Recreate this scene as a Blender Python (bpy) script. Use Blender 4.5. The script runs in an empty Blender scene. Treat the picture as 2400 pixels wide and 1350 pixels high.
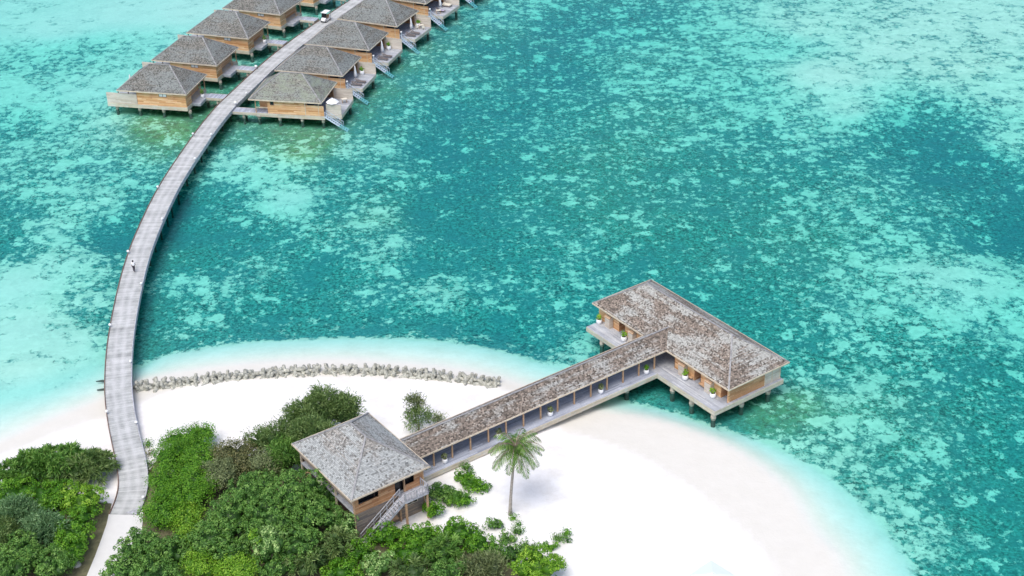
import bpy, math, random
import numpy as np
from mathutils import Matrix, Vector
R = math.radians
rng = np.random.default_rng(7); random.seed(7)
sc = bpy.context.scene; COL = sc.collection

# ------------------------------------------------------------------ camera
CAMH = 104.0; F = 3545.57; TH = R(29.9776); RO = R(-1.5547)
fwd = np.array([0, math.cos(TH), -math.sin(TH)]); rt = np.array([1.0, 0, 0]); up = np.cross(rt, fwd)
r2 = rt*math.cos(RO)+up*math.sin(RO); u2 = -rt*math.sin(RO)+up*math.cos(RO)
cd = bpy.data.cameras.new('camera'); cam = bpy.data.objects.new('camera', cd); COL.objects.link(cam)
cd.sensor_width = 36; cd.lens = F/2400*36; cd.clip_end = 8000; cd.clip_start = 1
M = Matrix.Identity(4)
for i in range(3):
    M[i][0] = r2[i]; M[i][1] = u2[i]; M[i][2] = -fwd[i]
M[2][3] = CAMH
cam.matrix_world = M; sc.camera = cam

# ------------------------------------------------------------------ world, sun, exposure
SUN_EL = R(62); SUN_AZ = (-0.36, -0.72)      # horizontal direction towards the sun
w = bpy.data.worlds.new('World'); sc.world = w; w.use_nodes = True
nt = w.node_tree; bg = nt.nodes['Background']
sky = nt.nodes.new('ShaderNodeTexSky'); sky.sky_type = 'NISHITA'; sky.sun_disc = False
sky.sun_elevation = SUN_EL; sky.sun_rotation = math.atan2(SUN_AZ[0], SUN_AZ[1])
sky.air_density = 0.7; sky.dust_density = 3.0; sky.ozone_density = 0.6
nt.links.new(sky.outputs[0], bg.inputs[0]); bg.inputs[1].default_value = 0.15
sl = bpy.data.lights.new('sun', 'SUN'); so = bpy.data.objects.new('sun', sl); COL.objects.link(so)
sl.energy = 1.2; sl.angle = R(38); sl.color = (1.0, 0.975, 0.935)
az = Vector((SUN_AZ[0], SUN_AZ[1], 0)).normalized()
sd = az*math.cos(SUN_EL)+Vector((0, 0, math.sin(SUN_EL)))
so.rotation_euler = sd.to_track_quat('Z', 'Y').to_euler()
sc.view_settings.view_transform = 'Standard'; sc.view_settings.look = 'None'
sc.view_settings.exposure = 0.6; sc.view_settings.gamma = 1.0

def at(px, py, z=0.0):
    d = fwd+r2*(px-1200)/F-u2*(py-675)/F
    t = (z-CAMH)/d[2]
    return np.array([0, 0, CAMH])+t*d

# ------------------------------------------------------------------ materials
class NT:
    def __init__(s, name):
        s.m = bpy.data.materials.new(name); s.m.use_nodes = True; s.t = s.m.node_tree
        s.p = s.t.nodes['Principled BSDF']; s.out = s.t.nodes['Material Output']
    def n(s, t, **k):
        x = s.t.nodes.new(t)
        for a, b in k.items(): setattr(x, a, b)
        return x
    def l(s, a, b): s.t.links.new(a, b)
    def math(s, op, a, b=None, clamp=False):
        x = s.n('ShaderNodeMath', operation=op, use_clamp=clamp)
        for i, v in enumerate((a, b)):
            if v is None: continue
            if isinstance(v, (int, float)): x.inputs[i].default_value = v
            else: s.l(v, x.inputs[i])
        return x.outputs[0]
    def mix(s, f, a, b, mode='MIX'):
        x = s.n('ShaderNodeMix', data_type='RGBA', blend_type=mode)
        for i, v in ((0, f), (6, a), (7, b)):
            if isinstance(v, (int, float)): x.inputs[i].default_value = v
            elif isinstance(v, tuple): x.inputs[i].default_value = (*v, 1)
            else: s.l(v, x.inputs[i])
        return x.outputs[2]
    def noise(s, vec, scale, detail=4, rough=.55, out=0):
        x = s.n('ShaderNodeTexNoise'); x.inputs['Scale'].default_value = scale
        x.inputs['Detail'].default_value = detail; x.inputs['Roughness'].default_value = rough
        if vec is not None: s.l(vec, x.inputs['Vector'])
        return x.outputs[out]
    def ramp(s, f, stops):
        x = s.n('ShaderNodeValToRGB'); s.l(f, x.inputs[0]); e = x.color_ramp.elements
        while len(e) < len(stops): e.new(.5)
        for i, (p, c) in enumerate(stops):
            e[i].position = p; e[i].color = (*c, 1) if isinstance(c, tuple) else (c, c, c, 1)
        return x.outputs[0]
    def bump(s, h, strength, dist):
        x = s.n('ShaderNodeBump'); x.inputs['Strength'].default_value = strength; x.inputs['Distance'].default_value = dist
        s.l(h, x.inputs['Height']); s.l(x.outputs[0], s.p.inputs['Normal']); return x.outputs[0]
    def comb(s, x_, y_, z_=0):
        c = s.n('ShaderNodeCombineXYZ')
        for i, v in enumerate((x_, y_, z_)):
            if isinstance(v, (int, float)): c.inputs[i].default_value = v
            else: s.l(v, c.inputs[i])
        return c.outputs[0]
    def rough(s, v, spec=.3): s.p.inputs['Roughness'].default_value = v; s.p.inputs['Specular IOR Level'].default_value = spec
    def col(s, c): s.l(c, s.p.inputs['Base Color'])

def pattern(b, cw, ch, swap=False, off=.5):
    """per-cell random value and in-cell position for planks or shingles laid in uv metres"""
    uv = b.n('ShaderNodeUVMap').outputs[0]; sp = b.n('ShaderNodeSeparateXYZ'); b.l(uv, sp.inputs[0])
    u, v = (sp.outputs[1], sp.outputs[0]) if swap else (sp.outputs[0], sp.outputs[1])
    oi = b.n('ShaderNodeObjectInfo').outputs['Random']
    vs = b.math('DIVIDE', v, ch); row = b.math('FLOOR', vs)
    rr = b.n('ShaderNodeTexWhiteNoise', noise_dimensions='2D'); b.l(b.comb(row, oi), rr.inputs['Vector'])
    us = b.math('ADD', b.math('DIVIDE', u, cw), b.math('MULTIPLY', rr.outputs[0], 7.3))
    wn = b.n('ShaderNodeTexWhiteNoise', noise_dimensions='3D'); b.l(b.comb(b.math('FLOOR', us), row, oi), wn.inputs['Vector'])
    fv = b.math('FRACT', vs)
    return u, v, wn.outputs[0], fv, uv, rr.outputs[0]

def planks(name, cols, pw=.14, plen=2.6, swap=False, gap=.12, gapdark=.45, rough=.75, grain=.35, wash=None):
    b = NT(name); u, v, rnd, fv, uv, rowr = pattern(b, plen, pw, swap)
    c = b.ramp(rnd, [(i/(len(cols)-1), x) for i, x in enumerate(cols)])
    g = b.noise(b.comb(b.math('MULTIPLY', u, 1.2), b.math('MULTIPLY', v, 14)), 1.0, 5, .65)
    c = b.mix(grain, c, b.ramp(g, [(.3, .25), (.7, .8)]), 'OVERLAY')
    big = b.noise(uv, .45, 4, .6)
    c = b.mix(.45, c, b.ramp(big, [(.3, .32), (.7, .68)]), 'OVERLAY')
    if wash: c = b.mix(b.ramp(b.noise(uv, .8, 5, .7), [(.48, 0.), (.62, .8)]), c, wash)
    gm = b.math('LESS_THAN', fv, gap)
    c = b.mix(gm, c, b.mix(1.0, c, (gapdark,)*3, 'MULTIPLY'))
    b.col(c); b.rough(rough); b.bump(b.math('SUBTRACT', rnd, b.math('MULTIPLY', gm, 2.0)), .5, .02); return b.m

def shingle(name, grey, brown, amt, cw=.30, ch=.24, lichen=None, lo=.42, hi=.56):
    b = NT(name); u, v, rnd, fv, uv, rowr = pattern(b, cw, ch)
    g = b.ramp(rnd, [(0, tuple(x*.42 for x in grey)), (.14, tuple(x*.78 for x in grey)), (.6, grey), (1, tuple(min(.9, x*1.2) for x in grey))])
    r = b.ramp(rnd, [(0, tuple(x*.35 for x in brown)), (.5, brown), (.9, tuple(x*1.5 for x in brown)), (1, tuple(x*2.0 for x in brown))])
    st = b.comb(b.math('MULTIPLY', u, .55), v)
    oi = b.n('ShaderNodeObjectInfo').outputs['Random']
    va = b.n('ShaderNodeVectorMath', operation='ADD'); b.l(st, va.inputs[0]); b.l(b.comb(b.math('MULTIPLY', oi, 80), oi), va.inputs[1])
    n1 = b.noise(va.outputs[0], .33, 4, .6)
    pick = b.math('ADD', b.math('ADD', n1, b.math('MULTIPLY', b.math('SUBTRACT', rnd, .5), .09)), b.math('MULTIPLY', b.math('SUBTRACT', rowr, .5), .12))
    f = b.ramp(pick, [(lo, amt), (hi, 0.)])
    c = b.mix(f, g, r)
    if lichen: c = b.mix(b.ramp(b.noise(va.outputs[0], .8, 5, .7), [(.45, 0.), (.62, .65)]), c, lichen)
    fine = b.noise(uv, 9, 3, .7)
    c = b.mix(.5, c, b.ramp(fine, [(.3, .22), (.7, .78)]), 'OVERLAY')
    c = b.mix(b.math('LESS_THAN', fv, .16), c, b.mix(1.0, c, (.6, .6, .6), 'MULTIPLY'))
    b.col(c); b.rough(.8, .25)
    b.bump(b.math('ADD', b.math('MULTIPLY', fv, -1), rnd), .45, .05); return b.m

def plain(name, c, rough=.6, var=.15, scale=3, spec=.3, bump=0):
    b = NT(name); oc = b.n('ShaderNodeTexCoord').outputs['Object']
    n = b.noise(oc, scale, 5, .6)
    b.col(b.mix(var*2, c, b.ramp(n, [(.3, .2), (.7, .8)]), 'OVERLAY')); b.rough(rough, spec)
    if bump: b.bump(n, 1, bump)
    return b.m

def leafmat(name, dark, mid, light, trans=.3):
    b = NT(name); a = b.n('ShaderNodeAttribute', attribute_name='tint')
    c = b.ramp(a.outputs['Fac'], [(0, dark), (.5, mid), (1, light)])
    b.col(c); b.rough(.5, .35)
    tr = b.n('ShaderNodeBsdfTranslucent'); b.l(b.mix(1.0, c, (1.3, 1.25, .6), 'MULTIPLY'), tr.inputs[0])
    ms = b.n('ShaderNodeMixShader'); ms.inputs[0].default_value = trans
    b.l(b.p.outputs[0], ms.inputs[1]); b.l(tr.outputs[0], ms.inputs[2]); b.l(ms.outputs[0], b.out.inputs[0]); return b.m

MT = {}
MT['shingle_villa'] = shingle('weathered_grey_shingle', (.215, .235, .225), (.15, .135, .11), .6, cw=.2, ch=.16)
MT['shingle_moss'] = shingle('lichen_grey_shingle', (.235, .255, .235), (.17, .15, .12), .55, cw=.2, ch=.16, lichen=(.29, .34, .25))
MT['shingle_pav'] = shingle('patchy_brown_shingle', (.40, .405, .375), (.19, .15, .118), .88, cw=.21, ch=.17, lo=.46, hi=.60)
MT['shingle_walk'] = shingle('walkway_brown_shingle', (.38, .385, .36), (.18, .143, .113), .88, cw=.21, ch=.17, lo=.48, hi=.62)
MT['shingle_rec'] = shingle('pale_grey_shingle', (.36, .38, .37), (.24, .21, .175), .6, cw=.21, ch=.17, lo=.40, hi=.54)
MT['ridge'] = plain('ridge_board', (.3, .3, .3), .8, .3, 2)
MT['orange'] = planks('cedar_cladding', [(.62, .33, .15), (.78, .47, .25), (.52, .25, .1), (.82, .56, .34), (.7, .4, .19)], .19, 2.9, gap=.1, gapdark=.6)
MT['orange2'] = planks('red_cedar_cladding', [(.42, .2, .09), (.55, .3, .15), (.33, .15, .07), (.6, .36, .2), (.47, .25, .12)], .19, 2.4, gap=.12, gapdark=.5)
MT['pale'] = planks('pale_weathered_cladding', [(.56, .5, .42), (.66, .6, .52), (.5, .43, .35), (.62, .57, .5)], .16, 3.4, gap=.12, gapdark=.7, grain=.25)
MT['beam'] = planks('beige_edge_beam', [(.5, .45, .34), (.6, .54, .42), (.45, .4, .3)], .35, 5, gap=.05, grain=.3, wash=(.55, .56, .53))
MT['deck'] = planks('grey_deck_boards', [(.36, .38, .42), (.46, .49, .53), (.3, .32, .36), (.42, .44, .47)], .16, 3.2, gap=.14, gapdark=.5, wash=(.52, .54, .55))
MT['deckx'] = planks('grey_deck_boards_crosswise', [(.38, .42, .5), (.5, .54, .62), (.3, .33, .4), (.45, .48, .54)], .2, 3.2, swap=True, gap=.16, gapdark=.45)
MT['decklight'] = planks('bleached_deck_boards', [(.36, .39, .43), (.46, .48, .51), (.3, .32, .36), (.55, .57, .58)], .17, 5, gap=.12, gapdark=.55)
MT['greywood'] = planks('grey_aged_cladding', [(.23, .19, .16), (.3, .25, .21), (.17, .15, .14), (.34, .27, .2)], .19, 2.2, gap=.12, gapdark=.55)
MT['taupe'] = planks('taupe_cladding', [(.4, .32, .25), (.48, .39, .31), (.34, .27, .21)], .19, 3, gap=.1, gapdark=.7)
MT['fascia'] = plain('fascia_board', (.6, .52, .4), .7, .2, 2)
MT['post'] = plain('cedar_post', (.5, .33, .2), .7, .2, 3)
MT['concrete'] = plain('pile_concrete', (.46, .42, .35), .85, .4, 2, bump=.03)
MT['darkpile'] = plain('wet_pile_concrete', (.07, .085, .075), .6, .3, 2)
MT['tetra'] = plain('armour_concrete', (.40, .405, .35), .9, .45, 2.2, bump=.05)
MT['white'] = plain('white_paint', (.85, .86, .86), .35, .03, 2)
MT['railblue'] = plain('pale_metal_rail', (.5, .6, .72), .4, .08, 2)
MT['dark'] = plain('dark_glass', (.012, .014, .018), .2, .1, 2, .5)
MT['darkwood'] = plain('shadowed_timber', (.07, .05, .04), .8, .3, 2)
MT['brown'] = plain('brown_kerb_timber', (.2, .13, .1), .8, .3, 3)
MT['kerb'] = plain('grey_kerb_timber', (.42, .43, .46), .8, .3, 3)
MT['soil'] = plain('planting_soil', (.06, .04, .03), .95, .3, 6)
MT['navy'] = plain('navy_cushion', (.012, .015, .06), .8, .1, 6)
MT['black'] = plain('black_rubber', (.015, .015, .016), .7, .1, 6)
MT['skin'] = plain('skin', (.23, .12, .075), .6, .05, 8)
MT['cloth'] = plain('white_cotton', (.82, .83, .84), .85, .05, 8)
MT['trouser'] = plain('dark_trousers', (.04, .035, .05), .85, .1, 8)
MT['hair'] = plain('black_hair', (.01, .009, .008), .5, .1, 8)
MT['lounger'] = plain('grey_brown_lounger_timber', (.2, .17, .16), .8, .2, 4)
MT['lilac'] = plain('lilac_towel', (.5, .44, .6), .9, .1, 4)
MT['parasolblue'] = plain('pale_blue_canvas', (.66, .74, .86), .8, .03, 1)
MT['bark'] = plain('bark', (.2, .16, .12), .9, .3, 4, bump=.03)
MT['palmbark'] = plain('palm_bark', (.36, .33, .29), .9, .25, 5, bump=.03)
MT['cream'] = plain('cream_fabric', (.7, .66, .55), .8, .05, 4)

def jetty_mat():
    b = NT('jetty_boards'); u, v, rnd, fv, uv, rowr = pattern(b, 9, .17)
    c = b.ramp(rowr, [(0, (.38, .395, .385)), (.5, (.46, .475, .465)), (1, (.54, .555, .54))])
    g = b.noise(b.comb(b.math('MULTIPLY', u, .9), b.math('MULTIPLY', v, .5)), 1.0, 5, .6)
    c = b.mix(.6, c, b.ramp(g, [(.3, .3), (.7, .7)]), 'OVERLAY')
    # wheel tracks worn pale along the length
    tr = b.math('ABSOLUTE', b.math('SUBTRACT', b.math('ABSOLUTE', b.math('ADD', u, b.math('MULTIPLY', b.math('SUBTRACT', b.noise(b.comb(0, b.math('MULTIPLY', v, .1)), 1, 2), .5), .8))), .52))
    c = b.mix(b.ramp(tr, [(.0, .55), (.42, 0.)]), c, (.63, .635, .63))
    wide = b.noise(b.comb(0, b.math('MULTIPLY', v, 1)), .6, 3, .7)
    c = b.mix(.4, c, b.ramp(wide, [(.3, .3), (.7, .7)]), 'OVERLAY')
    gm = b.math('LESS_THAN', fv, .14)
    c = b.mix(gm, c, b.mix(1.0, c, (.6, .6, .62), 'MULTIPLY'))
    b.col(c); b.rough(.8); b.bump(b.math('MULTIPLY', gm, -1), .5, .02); return b.m
MT['jetty'] = jetty_mat()

def ground_mat():
    b = NT('seabed_and_sand'); pos = b.n('ShaderNodeNewGeometry').outputs['Position']
    A = lambda n: b.n('ShaderNodeAttribute', attribute_name=n).outputs['Fac']
    cover, olive, land, blue = A('cover'), A('olive'), A('land'), A('blue')
    n1 = b.noise(pos, .085, 5, .62); n2 = b.noise(pos, .75, 4, .7); n3 = b.noise(pos, .19, 3, .55); n4 = b.noise(pos, 1.7, 3, .75)
    n5 = b.noise(pos, 3.2, 2, .6)
    cv = b.math('MULTIPLY', b.math('SUBTRACT', cover, .35), .42)
    lo = b.math('ADD', b.math('MULTIPLY', b.math('SUBTRACT', n1, .5), .35), b.math('MULTIPLY', b.math('SUBTRACT', n4, .5), .22))
    def layer(sc_, bias, soft, amt):
        q = b.math('ADD', b.math('ADD', b.noise(pos, sc_, 4, .62), cv), b.math('ADD', lo, bias))
        return b.math('MULTIPLY', b.ramp(q, [(.60, 0.), (.60+soft, 1.)]), amt)
    def pools(sc_, bias, gain, amt):
        wn = b.n('ShaderNodeTexNoise'); wn.inputs['Scale'].default_value = sc_*2.2; wn.inputs['Detail'].default_value = 4; wn.inputs['Roughness'].default_value = .65; b.l(pos, wn.inputs['Vector'])
        v1 = b.n('ShaderNodeVectorMath', operation='SUBTRACT'); b.l(wn.outputs['Color'], v1.inputs[0]); v1.inputs[1].default_value = (.5, .5, .5)
        v2 = b.n('ShaderNodeVectorMath', operation='SCALE'); b.l(v1.outputs[0], v2.inputs[0]); v2.inputs['Scale'].default_value = 1.9/sc_
        v3 = b.n('ShaderNodeVectorMath', operation='ADD'); b.l(pos, v3.inputs[0]); b.l(v2.outputs[0], v3.inputs[1])
        vo = b.n('ShaderNodeTexVoronoi', voronoi_dimensions='2D'); vo.inputs['Scale'].default_value = sc_; b.l(v3.outputs[0], vo.inputs['Vector'])
        sx = b.n('ShaderNodeSeparateColor'); b.l(vo.outputs['Color'], sx.inputs[0])
        rad = b.math('ADD', b.math('MULTIPLY', b.math('SUBTRACT', sx.outputs[0], .5), .62), b.math('ADD', b.math('MULTIPLY', b.math('SUBTRACT', cover, .35), gain), bias))
        q = b.math('ADD', b.math('SUBTRACT', rad, vo.outputs['Distance']), b.math('MULTIPLY', b.math('SUBTRACT', n4, .5), .34))
        return b.math('MULTIPLY', b.ramp(b.math('ADD', q, .5), [(.43, 0.), (.58, 1.)]), amt)
    m = b.math('MAXIMUM', layer(.26, -.025, .07, .9), b.math('MAXIMUM', b.math('MAXIMUM', pools(.30, .05, .9, .97), pools(.8, .075, 1.1, .85)), layer(1.6, .045, .14, .45)))
    coral = b.mix(b.ramp(b.math('ADD', b.math('MULTIPLY', n4, .6), b.math('MULTIPLY', n5, .4)), [(.40, 0.), (.60, 1.)]), (.012, .095, .105), (.115, .46, .425))
    coral = b.mix(b.ramp(n3, [(.4, 0.), (.65, .7)]), coral, (.045, .25, .28))
    coral = b.mix(b.math('MULTIPLY', blue, .8), coral, (.03, .17, .25))
    coral = b.mix(olive, coral, b.mix(b.ramp(n2, [(.4, 0.), (.6, 1.)]), (.16, .19, .09), (.24, .40, .17)))
    sand = b.mix(b.ramp(n2, [(.35, 0.), (.65, 1.)]), (.55, .66, .58), (.78, .82, .74))
    sand = b.mix(b.ramp(cover, [(.6, 0.), (.95, 1.)]), sand, b.mix(n4, (.58, .66, .63), (.80, .80, .76)))
    sand = b.mix(b.math('MULTIPLY', olive, .6), sand, (.6, .74, .48))
    c = b.mix(m, coral, sand)
    dry = b.mix(b.ramp(b.noise(pos, .35, 6, .7), [(.35, 0.), (.6, 1.)]), (.74, .725, .69), (.86, .855, .84))
    wetf = A('wet')
    dry = b.mix(wetf, dry, b.mix(b.noise(pos, .5, 5, .65), (.645, .63, .565), (.72, .705, .65)))
    c = b.mix(land, c, dry)
    b.col(c); b.rough(.9, .1)
    b.bump(b.math('ADD', n4, b.math('MULTIPLY', b.noise(pos, .6, 4, .6), 2)), .35, .08); return b.m
MT['ground'] = ground_mat()

def water_mat():
    b = NT('lagoon_water'); b.t.nodes.remove(b.p)
    dep = b.n('ShaderNodeAttribute', attribute_name='depth').outputs['Fac']
    pos = b.n('ShaderNodeNewGeometry').outputs['Position']
    cb = b.n('ShaderNodeCombineColor')
    for i, k in enumerate((.615, .958, .952)):
        b.l(b.math('POWER', k, dep), cb.inputs[i])
    tr = b.n('ShaderNodeBsdfTransparent'); b.l(cb.outputs[0], tr.inputs[0])
    gl = b.n('ShaderNodeBsdfGlossy'); gl.inputs['Roughness'].default_value = .12
    bp = b.n('ShaderNodeBump'); bp.inputs['Strength'].default_value = .55; bp.inputs['Distance'].default_value = .12
    sp = b.n('ShaderNodeSeparateXYZ'); b.l(pos, sp.inputs[0])
    v = b.comb(b.math('MULTIPLY', sp.outputs[0], .7), b.math('MULTIPLY', sp.outputs[1], 1.3))
    h = b.math('ADD', b.noise(v, 1.1, 4, .6), b.math('MULTIPLY', b.noise(v, .3, 3, .5), 1.2))
    b.l(h, bp.inputs['Height'])
    b.l(bp.outputs[0], gl.inputs['Normal'])
    fr = b.n('ShaderNodeFresnel'); fr.inputs[0].default_value = 1.33; b.l(bp.outputs[0], fr.inputs[1])
    # thin film at the very edge fades out to nothing
    f = b.math('MULTIPLY', fr.outputs[0], b.math('MULTIPLY', dep, 4, clamp=True))
    ms = b.n('ShaderNodeMixShader'); b.l(f, ms.inputs[0]); b.l(tr.outputs[0], ms.inputs[1]); b.l(gl.outputs[0], ms.inputs[2])
    b.l(ms.outputs[0], b.out.inputs[0]); return b.m
MT['water'] = water_mat()

# ------------------------------------------------------------------ mesh building
class MB:
    def __init__(s): s.v = []; s.f = []; s.mi = []; s.uv = {}; s.cur = 0
    def mat(s, i): s.cur = i; return s
    def face(s, pts, uv=None):
        k = len(s.v); s.v += [tuple(map(float, p)) for p in pts]; s.f.append(tuple(range(k, k+len(pts)))); s.mi.append(s.cur)
        if uv: s.uv[len(s.f)-1] = uv
        return s
    def box(s, x0, x1, y0, y1, z0, z1):
        k = len(s.v)
        s.v += [(x, y, z) for z in (z0, z1) for y in (y0, y1) for x in (x0, x1)]
        for q in ((0, 2, 3, 1), (4, 5, 7, 6), (0, 1, 5, 4), (2, 6, 7, 3), (0, 4, 6, 2), (1, 3, 7, 5)):
            s.f.append(tuple(k+i for i in q)); s.mi.append(s.cur)
        return s
    def bar(s, p, q, w, h):
        p = Vector(p); q = Vector(q); d = (q-p).normalized(); upv = Vector((0, 0, 1)) if abs(d.z) < .95 else Vector((0, 1, 0))
        a = d.cross(upv).normalized(); b = a.cross(d).normalized(); k = len(s.v)
        for e in (p, q):
            for i, j in ((-1, -1), (1, -1), (1, 1), (-1, 1)): s.v.append(tuple(e+a*(i*w/2)+b*(j*h/2)))
        for f in ((3, 2, 1, 0), (4, 5, 6, 7), (0, 1, 5, 4), (1, 2, 6, 5), (2, 3, 7, 6), (3, 0, 4, 7)):
            s.f.append(tuple(k+i for i in f)); s.mi.append(s.cur)
        return s
    def tube(s, pts, rad, n=10, cap=True):
        pts = [Vector(p) for p in pts]; rad = rad if isinstance(rad, (list, tuple)) else [rad]*len(pts); k = len(s.v)
        for i, p in enumerate(pts):
            d = (pts[min(i+1, len(pts)-1)]-pts[max(i-1, 0)]).normalized()
            u = Vector((0, 0, 1)) if abs(d.z) < .9 else Vector((0, 1, 0))
            a = d.cross(u).normalized(); b = d.cross(a).normalized()
            for j in range(n):
                t = 2*math.pi*j/n; s.v.append(tuple(p+(a*math.cos(t)+b*math.sin(t))*rad[i]))
        for i in range(len(pts)-1):
            for j in range(n):
                s.f.append((k+i*n+j, k+i*n+(j+1) % n, k+(i+1)*n+(j+1) % n, k+(i+1)*n+j)); s.mi.append(s.cur)
        if cap:
            s.f.append(tuple(k+j for j in range(n))[::-1]); s.mi.append(s.cur)
            s.f.append(tuple(k+(len(pts)-1)*n+j for j in range(n))); s.mi.append(s.cur)
        return s
    def lathe(s, prof, cx=0, cy=0, n=16):
        k = len(s.v)
        for r, z in prof:
            for j in range(n):
                t = 2*math.pi*j/n; s.v.append((cx+r*math.cos(t), cy+r*math.sin(t), z))
        for i in range(len(prof)-1):
            for j in range(n):
                s.f.append((k+i*n+j, k+i*n+(j+1) % n, k+(i+1)*n+(j+1) % n, k+(i+1)*n+j)); s.mi.append(s.cur)
        return s
    def build(s, name, mats, parent=None, smooth=False):
        me = bpy.data.meshes.new(name); me.from_pydata(s.v, [], s.f)
        if not isinstance(mats, (list, tuple)): mats = [mats]
        for m in mats: me.materials.append(MT[m])
        me.polygons.foreach_set('material_index', s.mi)
        me.update()
        ul = me.uv_layers.new(name='UVMap'); data = np.zeros(len(me.loops)*2)
        for i, p in enumerate(me.polygons):
            if i in s.uv:
                for li, c in zip(p.loop_indices, s.uv[i]): data[2*li] = c[0]; data[2*li+1] = c[1]
                continue
            n = p.normal
            t = Vector((1, 0, 0)) if abs(n.z) > .97 else Vector((0, 0, 1)).cross(n).normalized()
            b = Vector((0, 1, 0)) if abs(n.z) > .97 else n.cross(t)
            for li, vi in zip(p.loop_indices, p.vertices):
                c = me.vertices[vi].co; data[2*li] = c.dot(t); data[2*li+1] = c.dot(b)
        ul.data.foreach_set('uv', data)
        if smooth: me.polygons.foreach_set('use_smooth', [True]*len(me.polygons))
        o = bpy.data.objects.new(name, me); COL.objects.link(o)
        if parent: o.parent = parent
        return o

def tag(o, label=None, cat=None, group=None, kind=None):
    if label: o['label'] = label
    if cat: o['category'] = cat
    if group: o['group'] = group
    if kind: o['kind'] = kind
    return o
def empty(name, loc, rz=0, label=None, cat=None, group=None):
    o = bpy.data.objects.new(name, None); COL.objects.link(o); o.location = tuple(map(float, loc)); o.rotation_euler = (0, 0, rz)
    return tag(o, label, cat, group)
def copy_tree(o, parent=None):
    c = o.copy(); COL.objects.link(c)
    if parent: c.parent = parent
    for ch in list(o.children): copy_tree(ch, c)
    return c
class Frame:
    def __init__(s, x, y, yaw): s.x, s.y, s.a = x, y, yaw; s.c, s.s = math.cos(yaw), math.sin(yaw)
    def w(s, x, y, z=0): return (s.x+x*s.c-y*s.s, s.y+x*s.s+y*s.c, z)

# ------------------------------------------------------------------ ground and water
def seg_sdf(P, poly):
    n = len(poly); d = np.full(len(P), 1e9); ins = np.zeros(len(P), bool)
    for i in range(n):
        a = poly[i]; b = poly[(i+1) % n]; ab = b-a; t = np.clip(((P-a)@ab)/(ab@ab), 0, 1)
        d = np.minimum(d, np.hypot(*(P-(a+t[:, None]*ab)).T))
        cond = (a[1] > P[:, 1]) != (b[1] > P[:, 1])
        xi = a[0]+(P[:, 1]-a[1])*ab[0]/(ab[1] if abs(ab[1]) > 1e-9 else 1e-9)
        ins ^= cond & (P[:, 0] < xi)
    return np.where(ins, d, -d)
def smooth_poly(px):
    pts = [at(x, y)[:2] for x, y in px]; out = []
    for i in range(len(pts)-1):
        p0, p1, p2, p3 = pts[max(i-1, 0)], pts[i], pts[i+1], pts[min(i+2, len(pts)-1)]
        for t in (0, .25, .5, .75):
            out.append(.5*((2*p1)+(-p0+p2)*t+(2*p0-5*p1+4*p2-p3)*t*t+(-p0+3*p1-3*p2+p3)*t**3))
    out.append(pts[-1]); a = pts[0]; b = pts[-1]
    out += [np.array([b[0]+10, -400.]), np.array([-900., -400.]), np.array([-900., a[1]-30])]
    return np.array(out)
WATERLINE = smooth_poly([(-300, 1110), (-80, 1062), (0, 1035), (100, 990), (200, 950), (250, 930), (313, 897), (420, 872), (600, 850), (780, 842), (900, 848), (1050, 862), (1180, 888), (1290, 925), (1380, 958), (1500, 975), (1600, 1000), (1700, 1040), (1780, 1088), (1850, 1150), (1905, 1240), (1960, 1300), (1985, 1360), (2010, 1450), (2030, 1600)])
REEF = smooth_poly([(-300, 960), (0, 925), (100, 905), (200, 868), (250, 845), (313, 858), (370, 827), (450, 808), (600, 790), (800, 782), (1000, 786), (1150, 806), (1250, 836), (1340, 862), (1420, 905), (1470, 932), (1560, 952), (1660, 985), (1750, 1012), (1850, 1058), (1930, 1105), (2000, 1165), (2080, 1250), (2150, 1345), (2210, 1450), (2290, 1600)])
DRY = smooth_poly([(-300, 1150), (0, 1075), (150, 1015), (250, 985), (320, 955), (500, 905), (800, 893), (1100, 905), (1200, 930), (1270, 965), (1300, 1005), (1400, 1042), (1500, 1082), (1600, 1142), (1700, 1222), (1780, 1300), (1812, 1370), (1830, 1500), (1840, 1600)])
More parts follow.
